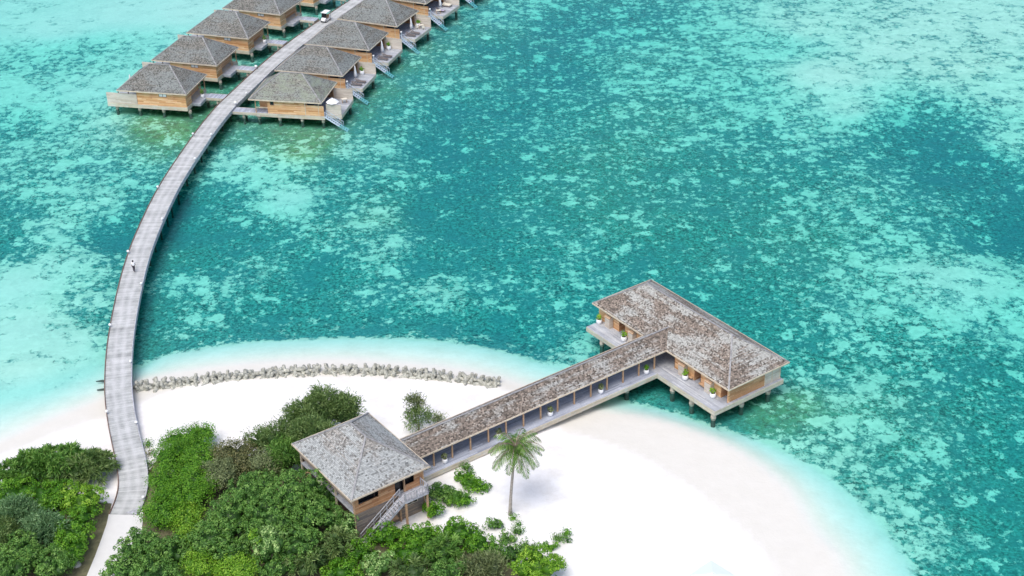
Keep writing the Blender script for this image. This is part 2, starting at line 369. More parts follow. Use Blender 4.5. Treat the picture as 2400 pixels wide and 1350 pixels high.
CP = [  # pixel x, y, sand cover, olive tint, depth, blue
(0,0,.85,0,1.1,0),(150,60,.92,0,1.0,0),(300,30,.95,0,.9,0),(450,20,.97,0,.8,0),(500,90,.85,0,1.0,0),(90,130,.55,0,1.6,.3),(200,110,.5,0,1.6,.3),(50,200,.68,0,1.4,.2),(20,290,.5,0,1.7,.3),(230,200,.82,0,1.2,0),(300,110,.72,0,1.3,.1),
(250,290,.72,.15,1.0,0),(150,300,.58,0,1.4,0),(330,285,.35,.85,.8,0),(400,310,.38,.9,.8,0),(370,350,.45,.6,1.0,0),(60,400,.5,0,1.4,0),(200,380,.5,0,1.4,.3),(300,400,.52,0,1.4,.3),(30,480,.28,0,1.6,0),(10,550,.18,0,1.6,0),(120,450,.6,0,1.3,0),(220,470,.6,0,1.2,0),(270,540,.1,0,2.0,.6),
(100,530,.65,0,1.1,0),(150,600,.75,0,1.0,0),(40,660,.9,0,.9,0),(230,620,.55,0,1.1,0),(200,700,.48,0,1.0,0),(60,760,.88,0,.8,0),(150,800,.82,0,.8,0),(180,880,.66,.1,.6,0),(60,900,.85,0,.6,0),
(540,370,.72,0,1.1,0),(470,380,.35,.3,1.3,0),(620,330,.5,.6,.9,0),(700,345,.5,.9,.8,0),(760,320,.4,.8,.8,0),(830,330,.45,.3,1.1,0),(430,470,.03,.1,2.4,.4),(420,520,.05,.1,2.2,.3),(380,590,.1,.35,1.7,0),(350,700,.12,.35,1.6,0),(330,800,.15,.35,1.4,0),(680,455,.85,0,1.1,0),(600,400,.55,0,1.3,0),(520,480,.3,0,1.6,.2),(600,560,.17,0,1.7,.1),(500,600,.22,0,1.7,0),(580,605,.52,0,1.4,0),(530,650,.55,0,1.3,0),(410,640,.5,0,1.5,0),  # dark points right of the jetty paint its shadow in, together with dark coral
(450,720,.4,0,1.4,0),(650,700,.22,0,1.7,0),(500,780,.2,0,1.4,0),(700,750,.12,0,1.5,0),(950,740,.14,0,1.6,0),(880,495,.5,.5,1.1,0),(780,470,.35,0,1.5,0),(1000,480,.1,0,1.9,.4),(1090,520,.1,0,1.9,.3),(820,545,.5,0,1.3,0),(910,580,.62,0,1.2,0),(750,620,.14,0,1.8,0),(1000,600,.12,0,1.8,.1),(1030,670,.74,0,1.1,0),(890,680,.45,0,1.4,0),(1100,650,.3,0,1.6,0),
(860,740,.2,0,1.6,0),(1150,720,.25,0,1.7,0),(1180,770,.06,0,2.4,.6),(1250,800,.08,0,2.4,.6),(1300,760,.4,0,1.5,0),(1350,790,.6,0,1.2,0),(1330,830,.7,0,.9,0),(1250,600,.36,0,1.6,0),(1000,330,.25,0,2.1,.6),(1100,400,.25,0,2.0,.4),(950,250,.42,0,1.6,.2),(880,330,.5,0,1.3,.1),(820,400,.45,0,1.5,.2),(1000,170,.42,.1,1.4,0),
(1150,100,.33,0,2.0,.5),(1080,60,.4,.2,1.4,.1),(1060,250,.3,0,2.1,.7),(1200,250,.28,0,2.1,.6),(1300,150,.3,0,2.2,.7),(1330,50,.36,0,2.3,.9),(1240,270,.42,0,1.8,.3),(1150,20,.5,0,1.6,.4),(1240,500,.35,.1,1.6,0),(1500,150,.5,.1,1.6,.2),(1450,60,.42,0,2.0,.6),(1530,260,.42,.25,1.5,0),(1450,350,.36,.35,1.5,0),
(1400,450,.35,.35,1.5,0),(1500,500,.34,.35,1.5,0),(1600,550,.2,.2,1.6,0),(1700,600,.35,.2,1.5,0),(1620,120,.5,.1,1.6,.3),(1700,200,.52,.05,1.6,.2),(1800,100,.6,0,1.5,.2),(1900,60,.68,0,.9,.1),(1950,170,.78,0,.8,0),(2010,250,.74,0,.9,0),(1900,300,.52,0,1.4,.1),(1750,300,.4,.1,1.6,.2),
(1650,400,.32,.2,1.6,.1),(1800,420,.32,.2,1.6,0),(1900,400,.34,.1,1.6,.2),(2000,450,.5,.1,1.4,0),(2080,270,.4,0,2.0,.4),(2150,300,.2,0,2.3,.7),(2250,370,.2,0,2.3,.8),(2300,480,.28,0,2.1,.6),(2380,520,.14,0,2.4,.8),(2250,150,.64,0,.8,.1),(2200,50,.72,0,.8,.2),(2350,50,.72,0,.8,.3),(2350,200,.64,0,1.0,.4),(2390,320,.58,0,1.2,.2),(2100,110,.74,0,.8,0),  # top-right points: sky sheen painted in as extra sand cover and less depth
(2200,480,.5,0,1.5,.1),(2100,550,.48,.15,1.5,0),(1900,550,.38,.35,1.5,0),(2000,650,.52,.15,1.4,0),(2200,640,.74,0,1.1,0),(2300,680,.7,0,1.2,0),(2385,720,.5,0,1.6,.2),(1950,730,.5,.1,1.4,0),(2100,800,.42,.1,1.5,0),(2250,850,.38,.1,1.6,0),(2385,900,.3,.1,1.8,.1),(1800,750,.28,.1,1.8,0),(1850,830,.3,.1,1.6,0),(1950,850,.42,.2,1.4,0),
(1870,930,.45,.75,1.0,0),(1800,965,.28,.65,1.0,0),(2000,950,.48,.5,1.2,0),(1950,1040,.55,.4,1.1,0),(2100,1000,.48,.3,1.3,0),(2200,1100,.36,.2,1.5,0),(2100,1150,.55,.25,1.2,0),(2200,1250,.5,.2,1.2,0),(2350,1200,.2,.2,1.8,0),(2300,1320,.28,.2,1.7,0),(2400,1050,.25,.1,1.9,0),(1520,930,.05,.35,1.3,0),(1600,955,.05,.3,1.4,0),(1690,985,.08,.35,1.3,0),(1500,600,.3,.1,1.6,0),(1330,640,.34,0,1.6,0),(1380,560,.42,.1,1.5,0),(1150,560,.25,0,1.7,.1),(1340,700,.3,0,1.7,0),(1400,830,.2,0,1.5,.3),(1700,700,.2,.1,1.9,.2),
(640,190,.25,.6,1.0,0),(560,200,.25,.6,1.0,0),(700,100,.25,.6,1.0,0),(620,290,.25,.6,1.0,0),(700,300,.3,.7,1.0,0),(900,200,.28,.6,1.1,0),(860,250,.22,.6,1.1,0),(1020,100,.38,.5,1.1,0),(960,150,.28,.6,1.1,0),(480,262,.25,.75,.9,0),(520,310,.3,.6,1.0,0),(1100,70,.3,.5,1.2,0)]
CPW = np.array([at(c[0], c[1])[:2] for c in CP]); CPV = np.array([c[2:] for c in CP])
def axis(lo, hi, step, far):
    a = np.arange(lo, hi+.01, step); g = step*np.cumprod(np.full(26, 1.28)); g = np.cumsum(g); g = g[g < far]
    return np.concatenate([(lo-g)[::-1], a, hi+g])
gx = axis(-118, 118, 1.0, 3200); gy = axis(104, 325, 1.0, 3200)
X, Y = np.meshgrid(gx, gy); P = np.stack([X.ravel(), Y.ravel()], 1)
sW = seg_sdf(P, WATERLINE); sR = seg_sdf(P, REEF); sD = seg_sdf(P, DRY)
wts = np.zeros(len(P)); acc = np.zeros((len(P), 4))
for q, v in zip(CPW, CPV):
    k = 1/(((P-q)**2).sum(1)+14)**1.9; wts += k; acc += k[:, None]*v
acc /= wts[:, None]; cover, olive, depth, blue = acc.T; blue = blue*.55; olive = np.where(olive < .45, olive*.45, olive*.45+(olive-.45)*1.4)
shal = np.clip(-sW/(np.abs(sW)+np.abs(sR)+1e-6), 0, 1)
zshal = -1.0*shal**1.0
outside = np.clip(-sR/6, 0, 1)
sea_z = np.where(sR > 0, zshal, -1.0-(depth*1.0-1.0)*outside)
sea_z = np.minimum(sea_z, -.02)
land_z = np.where(sD > 0, .42+.5*np.clip(sD/7, 0, 1), .42*np.clip(sW/(np.abs(sW)+np.abs(sD)+1e-6), 0, 1))
Z = np.where(sW > 0, land_z, sea_z)
fe = np.clip((sR+2.0)/3.2, 0, 1); fe = fe*fe*(3-2*fe)
lx = P[:, 0] < at(250, 850)[0]
fe = np.where(lx, np.clip((sR+6)/12, 0, 1), fe)
cover = cover*(1-fe)+1.25*fe; olive = olive*(1-fe); 
landm = np.clip((sW+1.2)/2.0, 0, 1)
landm = np.maximum(landm, .55*fe*(sR > 0))
wet = np.clip(1-(sD+.6)/1.0, 0, 1)*np.clip((sW+3)/3, 0, 1)
watd = np.where(sW > 0, 0, np.maximum(-Z, 0))
def sheet(name, Zv, mat, attrs):
    nx, ny = len(gx), len(gy)
    me = bpy.data.meshes.new(name); me.vertices.add(len(P)); co = np.stack([P[:, 0], P[:, 1], Zv], 1); me.vertices.foreach_set('co', co.ravel())
    i = (np.arange(ny-1)[:, None]*nx+np.arange(nx-1)[None]).ravel(); q = np.stack([i, i+1, i+nx+1, i+nx], 1)
    me.loops.add(q.size); me.polygons.add(len(q)); me.loops.foreach_set('vertex_index', q.ravel())
    me.polygons.foreach_set('loop_start', np.arange(len(q))*4); me.update(calc_edges=True)
    me.polygons.foreach_set('use_smooth', np.ones(len(q), bool))
    for n, a in attrs.items():
        at_ = me.attributes.new(n, 'FLOAT', 'POINT'); at_.data.foreach_set('value', a.astype(np.float32))
    me.materials.append(MT[mat]); o = bpy.data.objects.new(name, me); COL.objects.link(o); tag(o, kind='structure'); return o
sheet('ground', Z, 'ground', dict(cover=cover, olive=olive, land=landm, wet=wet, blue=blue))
sheet('water', np.zeros(len(P)), 'water', dict(depth=watd))

# sand path leading from the jetty, and the bare soil beside it
GL = .93
def strip(name, left, right, z, mat):
    m = MB(); L = [at(x, y, z) for x, y in left]; Rr = [at(x, y, z) for x, y in right]
    for i in range(len(L)-1): m.face([L[i], Rr[i], Rr[i+1], L[i+1]][::-1])
    return tag(m.build(name, mat), kind='structure')
def mat_path():
    b = NT('path_sand'); pos = b.n('ShaderNodeNewGeometry').outputs['Position']
    b.col(b.mix(b.noise(pos, 1.2, 6, .7), (.62, .62, .60), (.74, .74, .72))); b.rough(.9, .1); MT['path'] = b.m
    b = NT('leafy_soil'); pos = b.n('ShaderNodeNewGeometry').outputs['Position']
    b.col(b.mix(b.ramp(b.noise(pos, 1.6, 6, .7), [(.35, 0.), (.65, 1.)]), (.12, .12, .07), (.2, .19, .11))); b.rough(.95, .1); MT['leafsoil'] = b.m
mat_path()
strip('path', [(256, 1200), (250, 1228), (238, 1262), (222, 1305), (203, 1350), (180, 1420), (150, 1500)], [(336, 1196), (334, 1228), (330, 1262), (322, 1305), (300, 1350), (285, 1420), (270, 1500)], GL+.05, 'path')
strip('soil', [(-100, 1140), (-100, 1200), (-100, 1262), (-100, 1305), (-100, 1350), (-100, 1420), (-100, 1500)], [(262, 1180), (251, 1228), (239, 1262), (223, 1305), (204, 1350), (181, 1420), (151, 1500)], GL+.02, 'leafsoil')
m = MB(); m.face([at(x, y, GL+.015) for x, y in [(330, 1230), (345, 1110), (380, 1060), (520, 1060), (640, 1090), (720, 1110), (845, 1235), (1000, 1245), (1150, 1270), (1240, 1360), (1250, 1500), (285, 1500), (300, 1350)]][::-1])
tag(m.build('shrubbery_soil', 'leafsoil'), kind='structure')

# ------------------------------------------------------------------ generic building pieces
def hip_roof(name, a, b, h, ins, z, mat, parent, x0=0, y0=0, th=.16, fascia='fascia'):
    m = MB(); E = [(x0, y0, z), (x0+a, y0, z), (x0+a, y0+b, z), (x0, y0+b, z)]; p = (x0+ins, y0+b/2, z+h); q = (x0+a-ins, y0+b/2, z+h)
    m.face([E[0], E[1], q, p]); m.face([E[1], E[2], q]); m.face([E[2], E[3], p, q]); m.face([E[3], E[0], p])
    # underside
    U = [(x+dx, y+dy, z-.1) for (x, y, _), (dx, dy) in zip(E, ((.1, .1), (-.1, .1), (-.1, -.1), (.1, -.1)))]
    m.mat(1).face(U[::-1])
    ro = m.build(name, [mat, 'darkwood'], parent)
    f = MB(); s = .07
    f.box(x0-s, x0+a+s, y0-s, y0, z-th, z+.03).box(x0-s, x0+a+s, y0+b, y0+b+s, z-th, z+.03).box(x0-s, x0, y0, y0+b, z-th, z+.03).box(x0+a, x0+a+s, y0, y0+b, z-th, z+.03)
    f.build('fascia_board', fascia, ro)
    c = MB(); zo = Vector((0, 0, .03))
    for s_, e_ in ((E[0], p), (E[3], p), (E[1], q), (E[2], q), (p, q)): c.bar(Vector(s_)+zo, Vector(e_)+zo, .2, .07)
    c.build('ridge_cap', 'ridge' if mat != 'shingle_pav' else 'ridge', ro)
    return ro
def pile(x, y, top, parent, r=.27, bot=-3.0):
    m = MB(); m.tube([(x, y, .04), (x, y, top)], r, 12); m.tube([(x, y, .3), (x, y, .46)], r+.05, 12)
    m.mat(1).tube([(x, y, bot), (x, y, .04)], r*.96, 12)
    return m.build('pile', ['concrete', 'darkpile'], parent, True)
def window(parent, x0, x1, y, z0, z1, panes=1, pane='dark', axis='x', fr='brown'):
    """frame and panes lying in the plane y (axis x) or x=y (axis y)"""
    def bx(m, a0, a1, d0, d1, c0, c1):
        m.box(a0, a1, y-d1, y-d0, c0, c1) if axis == 'x' else m.box(y+d0, y+d1, a0, a1, c0, c1)
    f = MB(); t = .07
    bx(f, x0-t, x1+t, .002, .06, z0-t, z0); bx(f, x0-t, x1+t, .002, .06, z1, z1+t); bx(f, x0-t, x0, .002, .06, z0, z1); bx(f, x1, x1+t, .002, .06, z0, z1)
    for i in range(1, panes): c = x0+(x1-x0)*i/panes; bx(f, c-t/2, c+t/2, .002, .055, z0, z1)
    fo = f.build('window', fr, parent); g = MB(); bx(g, x0, x1, .004, .025, z0, z1); g.build('pane', pane, fo); return fo

# ------------------------------------------------------------------ foliage
def clumps(blobs, per, cr):
    """clump centres on the outer skin of a set of ellipsoids (cx,cy,cz,rx,ry,rz)"""
    C = []
    for i, (cx, cy, cz, rx, ry, rz) in enumerate(blobs):
        n = max(3, int(per*(rx*ry+rx*rz+ry*rz)/3*4))
        d = rng.normal(size=(n, 3)); d /= np.linalg.norm(d, axis=1)[:, None]; d[:, 2] = np.where(d[:, 2] < -.35, -d[:, 2], d[:, 2])
        rr = rng.uniform(.8, 1.05, n)
        p = d*rr[:, None]*[rx, ry, rz]+[cx, cy, cz]; keep = np.ones(n, bool)
        for j, b in enumerate(blobs):
            if j != i: keep &= (((p-b[:3])/np.array(b[3:]))**2).sum(1) > .72
        nn = d/np.array([rx, ry, rz]); nn /= np.linalg.norm(nn, axis=1)[:, None]
        C.append(np.hstack([p, nn])[keep])
    return np.vstack(C)
def leaf_mesh(name, pts, nrm, size, asp, tint, mat, blobs=None, core='leafcore', parent=None):
    n = len(pts); r = rng.normal(size=(n, 3)); t = np.cross(nrm, r); t /= np.linalg.norm(t, axis=1)[:, None]+1e-9; b = np.cross(nrm, t)
    s = size[:, None]
    V = np.stack([pts-t*s*.5, pts+b*s*asp*.5-nrm*s*.06, pts+t*s*.5, pts-b*s*asp*.5-nrm*s*.06], 1).reshape(-1, 3)
    return raw_quads(name, V, np.repeat(tint, 4), mat, blobs, parent)
def raw_quads(name, V, tint, mat, blobs, parent):
    k = len(V); F4 = np.arange(k).reshape(-1, 4); nc = 0
    if blobs is not None:
        cv = []; cf = []
        for (cx, cy, cz, rx, ry, rz) in blobs:
            o = len(cv)+k; nu, nv = 10, 6
            for i in range(nv+1):
                ph = math.pi*i/nv
                for j in range(nu):
                    a = 2*math.pi*j/nu; jit = rng.uniform(.42, .66)
                    cv.append((cx+rx*jit*math.sin(ph)*math.cos(a), cy+ry*jit*math.sin(ph)*math.sin(a), cz+rz*jit*math.cos(ph)))
            for i in range(nv):
                for j in range(nu): cf.append((o+i*nu+j, o+(i+1)*nu+j, o+(i+1)*nu+(j+1) % nu, o+i*nu+(j+1) % nu))
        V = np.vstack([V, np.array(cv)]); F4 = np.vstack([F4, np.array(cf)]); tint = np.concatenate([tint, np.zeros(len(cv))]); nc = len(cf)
    me = bpy.data.meshes.new(name); me.vertices.add(len(V)); me.vertices.foreach_set('co', V.ravel())
    me.loops.add(F4.size); me.polygons.add(len(F4)); me.loops.foreach_set('vertex_index', F4.ravel().astype(np.int32))
    me.polygons.foreach_set('loop_start', np.arange(len(F4))*4); me.update(calc_edges=True)
    a = me.attributes.new('tint', 'FLOAT', 'POINT'); a.data.foreach_set('value', np.clip(tint, 0, 1).astype(np.float32))
    me.materials.append(MT[mat]); o = bpy.data.objects.new(name, me); COL.objects.link(o)
    if parent: o.parent = parent
    return o
LEAF = {
 'bright': ((.022, .08, .004), (.06, .165, .008), (.13, .26, .022)),
 'lime':   ((.04, .11, .006), (.095, .21, .012), (.23, .35, .04)),
 'dark':   ((.02, .06, .010), (.06, .145, .024), (.15, .26, .06)),
 'blue':   ((.03, .075, .03), (.09, .17, .075), (.18, .28, .14)),
 'olive':  ((.04, .06, .025), (.10, .13, .055), (.2, .23, .11)),
 'brownish': ((.035, .045, .015), (.085, .095, .035), (.17, .16, .07)),
 'needle': ((.03, .065, .018), (.08, .135, .04), (.16, .22, .08)),
 'speckled': ((.04, .1, .02), (.1, .2, .05), (.3, .4, .16)),
 'palm': ((.02, .05, .010), (.055, .125, .022), (.17, .23, .06)),
}
LB = 1.75
for k, v in LEAF.items(): MT['leaf_'+k] = leafmat('foliage_'+k, *[tuple(min(.8, q*LB) for q in c_) for c_ in v], trans=.25)

def crown(blobs, style, kind, parent, dens=1.0, core=True):
    if style == 'round':
        C = clumps(blobs, 4.4*dens, .4); k = len(C); per = 34
        ct = rng.normal(.5, .2, k); rad = rng.uniform(.26, .5, k)
        d = rng.normal(size=(k, per, 3)); d /= np.linalg.norm(d, axis=2)[..., None]
        d = d+C[:, None, 3:]*.55; d /= np.linalg.norm(d, axis=2)[..., None]
        p = C[:, None, :3]+d*rad[:, None, None]*rng.uniform(.7, 1.05, (k, per, 1))
        nn = d+rng.normal(size=d.shape)*.45+np.array([0, 0, .3]); nn /= np.linalg.norm(nn, axis=2)[..., None]
        t = ct[:, None]+rng.normal(0, .16, (k, per))
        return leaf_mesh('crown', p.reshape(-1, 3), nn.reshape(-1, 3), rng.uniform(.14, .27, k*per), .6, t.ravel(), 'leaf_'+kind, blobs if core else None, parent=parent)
    if style == 'fine':
        C = clumps(blobs, 5.4*dens, .3); k = len(C); per = 30
        ct = rng.normal(.5, .15, k)
        p = C[:, None, :3]+rng.normal(size=(k, per, 3))*.24
        nn = C[:, None, 3:]*.9+rng.normal(size=p.shape)*.5+np.array([0, 0, .3]); nn /= np.linalg.norm(nn, axis=2)[..., None]
        t = ct[:, None]+rng.normal(0, .2, (k, per))
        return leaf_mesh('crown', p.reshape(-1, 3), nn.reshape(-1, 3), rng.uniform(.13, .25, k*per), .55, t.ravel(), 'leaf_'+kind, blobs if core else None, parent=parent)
    # spiky rosettes or feathery sprays: long thin blades
    per, L, W, dn, up_, jit = {'spiky': (38, .95, .07, 2.2, .25, .12), 'feather': (30, .58, .045, 5.2, .5, .3)}[style]
    C = clumps(blobs, dn*dens, .4); k = len(C); ct = rng.normal(.5, .2, k)
    base = C[:, None, :3]+rng.normal(size=(k, per, 3))*jit
    d = C[:, None, 3:]*.8+rng.normal(size=base.shape)*.75+np.array([0, 0, up_]); d /= np.linalg.norm(d, axis=2)[..., None]
    ln = rng.uniform(.6, 1.15, (k, per, 1))*L; side = np.cross(d, rng.normal(size=d.shape)); side /= np.linalg.norm(side, axis=2)[..., None]
    tip = base+d*ln-np.array([0, 0, .25])*ln**2; mid = base+d*ln*.5
    V = np.stack([base-side*W*.3, mid-side*W, tip, mid+side*W], 2).reshape(-1, 3)
    t = np.repeat((ct[:, None]+rng.normal(0, .2, (k, per))).ravel(), 4)
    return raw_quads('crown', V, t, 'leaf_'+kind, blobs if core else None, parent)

def shrub(name, px, py, rx, ry, rz, style, kind, label, cat='shrub', group=None, lobes=5, zc=None, g=GL, dens=1.0, core=True, irr=.45):
    """crown whose middle shows at the pixel, standing on the ground below it"""
    zc = (g+rz*.75) if zc is None else zc
    c = at(px, py, zc); root = empty(name, (c[0], c[1], g), 0, label, cat, group); z0 = zc-g
    bl = [(0, 0, z0, rx*.78, ry*.78, rz*.85)]
    for i in range(lobes):
        a = 2*math.pi*(i+random.random()*.7)/max(lobes, 1); q = random.uniform(.42, .62)
        s = random.uniform(1-irr*.6, 1.0)*.58
        bl.append((rx*q*math.cos(a), ry*q*math.sin(a), z0+rz*random.uniform(-.2, .35), rx*s, ry*s, rz*s*1.1))
    crown(bl, style, kind, root, dens, core)
    t = MB(); hh = max(.25, z0)
    t.tube([(0, 0, -.1), (.05*rx, 0, hh*.5), (0, .04*ry, hh)], [.06+.05*rz, .05+.035*rz, .03], 7)
    for i in range(4):
        a = i*1.6+.4; t.tube([(0, 0, hh*.3), (rx*.35*math.cos(a), ry*.35*math.sin(a), hh*.8)], [.03+.02*rz, .02], 5)
    t.build('trunk', 'bark', root, True)
    return root
# ------------------------------------------------------------------ water villas
VA, VB, VH, VI = 12.905, 9.264, 3.313, 4.584; DK = 1.4; BT = .75; EV = 4.0
def villa_right(mat='shingle_villa'):
    r = empty('water_villa', (0, 0, 0)); ys = 8.1
    hip_roof('roof', VA, VB, VH, VI, EV, mat, r)
    MB().box(.8, 13.2, .35, 8.9, BT, DK).build('floor_platform', 'beam', r)
    MB().box(.83, 13.17, .38, 8.87, DK+.001, DK+.012).build('terrace_boards', 'deckx', r)
    MB().box(3.1, 9.8, .42, 8.8, DK+.01, EV-.12).box(.95, 3.1, 2.4, 8.8, DK+.01, EV-.12).build('wall', 'orange', r)
    MB().box(9.8, 12.15, .42, .54, DK+.01, 3.28).box(12.23, 13.1, .42, .54, DK+.01, 3.28).build('low_screen_wall', 'orange', r)
    MB().box(12.15, 12.23, .4, .56, DK, EV-.1).build('wall_trim', 'fascia', r); MB().box(9.8, 9.9, .36, .42, DK, EV-.1).build('wall_trim', 'fascia', r)
    d = MB().box(9.81, 9.86, 1.6, 7.4, DK+.02, 3.6); d.build('glass_door', 'dark', r)
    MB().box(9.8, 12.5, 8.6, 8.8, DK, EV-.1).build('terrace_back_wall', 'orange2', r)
    MB().box(12.5, 16.0, 8.1, 8.2, DK+.01, 3.4).build('privacy_screen', 'pale', r)
    MB().box(13.2, 16.0, 1.15, 8.25, .8, DK).build('sun_deck', 'beam', r)
    MB().box(13.201, 15.97, 1.18, 8.09, DK+.001, DK+.015).build('deck_boards', 'decklight', r)
    for x, y in ((1.2, 1.0), (5, .8), (9, .8), (12.7, .9), (1.2, 8.2), (5, 8.2), (9, 8.2), (12.7, 8.2)): pile(x, y, BT, r)
    for x, y in ((15.5, 1.6), (15.5, 7.6)): pile(x, y, .8, r)
    for x, y in ((.95, .5), (12.55, 7.9)): MB().box(x-.07, x+.07, y-.07, y+.07, DK, EV-.1).build('post', 'post', r)
    MB().box(1.02, 3.1, .42, .5, 2.35, 2.47).build('porch_rail', 'fascia', r)
    window(r, 3.7, 4.25, .42, 3.05, 3.6, 1, 'dark')
    # sea stair running down past the deck corner
    s = MB(); A = Vector((13.25, .55, DK)); B = Vector((17.3, .1, -.9))
    for o in (-.38, .38): s.bar(A+Vector((0, o, 0)), B+Vector((0, o, 0)), .08, .22)
    for i in range(11): p = A.lerp(B, (i+.5)/11); s.box(p.x-.13, p.x+.13, p.y-.36, p.y+.36, p.z-.03, p.z+.03)
    st = s.build('stair', 'railblue', r)
    h = MB()
    for o in (-.4, .4):
        h.bar(A+Vector((0, o, .95)), A.lerp(B, .78)+Vector((0, o, .95)), .06, .06)
        for i in range(4): p = A.lerp(B, .02+i*.25); h.bar(p+Vector((0, o, 0)), p+Vector((0, o, .95)), .05, .05)
    h.build('handrail', 'railblue', st)
    return r
def villa_left():
    r = empty('water_villa', (0, 0, 0))
    hip_roof('roof', VA, VB, VH, VI, EV, 'shingle_villa', r)
    MB().box(3.35, 12.65, .3, 8.9, BT, DK).build('floor_platform', 'beam', r)
    MB().box(-2.3, 3.35, .3, 8.9, BT, DK).build('sun_deck', 'beam', r)
    MB().box(-2.2, 3.2, .45, 8.87, DK+.001, DK+.015).build('deck_boards', 'decklight', r)
    MB().box(3.4, 12.5, .42, 2.7, DK+.01, EV-.12).box(3.4, 11.3, 2.7, 8.8, DK+.01, EV-.12).build('wall', 'orange', r)
    MB().box(-2.3, 3.38, .36, .48, DK, 3.3).build('privacy_screen', 'pale', r)
    MB().box(12.65, 14.2, 2.4, 6.9, .9, DK).build('porch_floor', 'deck', r)
    MB().box(11.32, 11.36, 3.4, 4.7, DK+.02, 3.5).build('door', 'darkwood', r)
    for x, y in ((-.9, .9), (3.4, .8), (7.9, .8), (12.75, .95), (-.9, 8.2), (3.4, 8.2), (7.9, 8.2), (12.6, 8.2), (13.9, 6.2)): pile(x, y, BT if x < 13 else .9, r)
    for x, y in ((12.55, 6.7), (12.55, 8.6)): MB().box(x-.07, x+.07, y-.07, y+.07, DK, EV-.1).build('post', 'post', r)
    window(r, 7.65, 8.95, .42, 3.15, 3.62, 2, 'white')
    MB().bar((-.2, .8, DK), (-.2, .8, 3.7), .12, .12).bar((1.7, .8, DK), (1.7, .8, 3.7), .12, .12).build('shower_post', 'dark', r)
    return r
def bridge(fr, x0, x1, y0, y1, label):
    o = empty('footbridge', fr.w((x0+x1)/2, (y0+y1)/2, 0), fr.a, label, 'footbridge', 'footbridges joining villas to the jetty'); L = (x1-x0)/2; W = (y1-y0)/2
    MB().box(-L, L, -W, W, 1.355, 1.40).build('deck_boards', 'deckx', o)
    MB().box(-L, L, -W-.08, -W, .95, 1.41).box(-L, L, W, W+.08, .95, 1.41).box(-L, L, -W, W, 1.0, 1.353).build('edge_beam', 'beam', o)
    pile(-.2 if x0 < 5 else .3, -W+.35, 1.0, o, .2); pile(-.2 if x0 < 5 else .3, W-.35, 1.0, o, .2)
VF = [(-44.067, 240.211, -.20096), (-41.164, 253.235, -.28658), (-37.143, 265.95, -.32738), (-32.271, 279.087, -.41808), (-27.0, 292.0, -.46), (-20.9, 305.2, -.5)]
LF = [(-67.767, 245.889, -.22439), (-64.37, 259.844, -.29012), (-60.353, 273.546, -.32543), (-55.6, 286.9, -.38), (-50.3, 300.4, -.43)]
ordn = ['nearest', 'second', 'third', 'fourth', 'fifth', 'sixth']
MT_moss = villa_right('shingle_moss'); proto = None
RIGHT = []; LEFT = []
for i, (x, y, a) in enumerate(VF):
    if i == 0:
        v = MT_moss
        MB().box(13.3, 15.95, 1.17, 1.27, DK+.01, 3.3).build('front_privacy_screen', 'pale', v)
    elif i == 1: v = proto = villa_right()
    else: v = copy_tree(proto)
    v.location = (x, y, 0); v.rotation_euler = (0, 0, a); f = Frame(x, y, a); RIGHT.append(f)
    extra = 'greenish roof and open white parasol' if i == 0 else 'roof beyond the top edge' if i == 5 else 'grey roof and seaward deck'
    tag(v, f'{ordn[i]} stilted villa right of the jetty, {extra}', 'villa', 'overwater villas along the jetty')
    bridge(f, -3.3, .8, .3, 2.2, f'short plank bridge from the jetty to the {ordn[i]} villa on its right')
lp = None
for i, (x, y, a) in enumerate(LF):
    v = lp = villa_left() if i == 0 else copy_tree(lp)
    v.location = (x, y, 0); v.rotation_euler = (0, 0, a); f = Frame(x, y, a); LEFT.append(f)
    extra = 'long pale privacy screen in full view' if i == 0 else 'orange cladding below its grey hipped roof'
    tag(v, f'{ordn[i]} stilted villa left of the jetty, {extra}', 'villa', 'overwater villas along the jetty')
    bridge(f, 14.2, 17.4, 5.1, 7.0, f'short plank bridge from the {ordn[i]} villa on the left of the jetty')

# ---- furniture on the villa decks
def pot_thing(name, loc, label, r=.42, h=.75, plant='lime', ph=.75, group='white pots with plants'):
    o = empty(name, loc, 0, label, 'potted plant', group)
    MB().lathe([(0, 0), (r*.62, 0), (r*.92, h*.22), (r, h*.6), (r*.86, h), (r*.72, h), (r*.72, h*.86), (0, h*.86)], n=18).build('pot', 'white', o, True)
    MB().lathe([(0, h*.885), (r*.7, h*.885)], n=14).build('soil', 'soil', o)
    if ph:
        n = 60; d = rng.normal(size=(n, 3)); d /= np.linalg.norm(d, axis=1)[:, None]; d[:, 2] = np.abs(d[:, 2])
        p = d*np.array([r*1.25, r*1.25, ph*.75])*rng.uniform(.4, 1, (n, 1))+[0, 0, h+.15]
        nn = d+rng.normal(size=d.shape)*.5; nn /= np.linalg.norm(nn, axis=1)[:, None]
        leaf_mesh('leaves', p, nn, rng.uniform(.2, .34, n), .6, rng.normal(.55, .2, n), 'leaf_'+plant, parent=o)
        s = MB()
        for k in range(5): a = k*1.3; s.tube([(0, 0, h*.8), (r*.6*math.cos(a), r*.6*math.sin(a), h+ph*.5)], .02, 5)
        s.build('stem', 'bark', o)
    return o
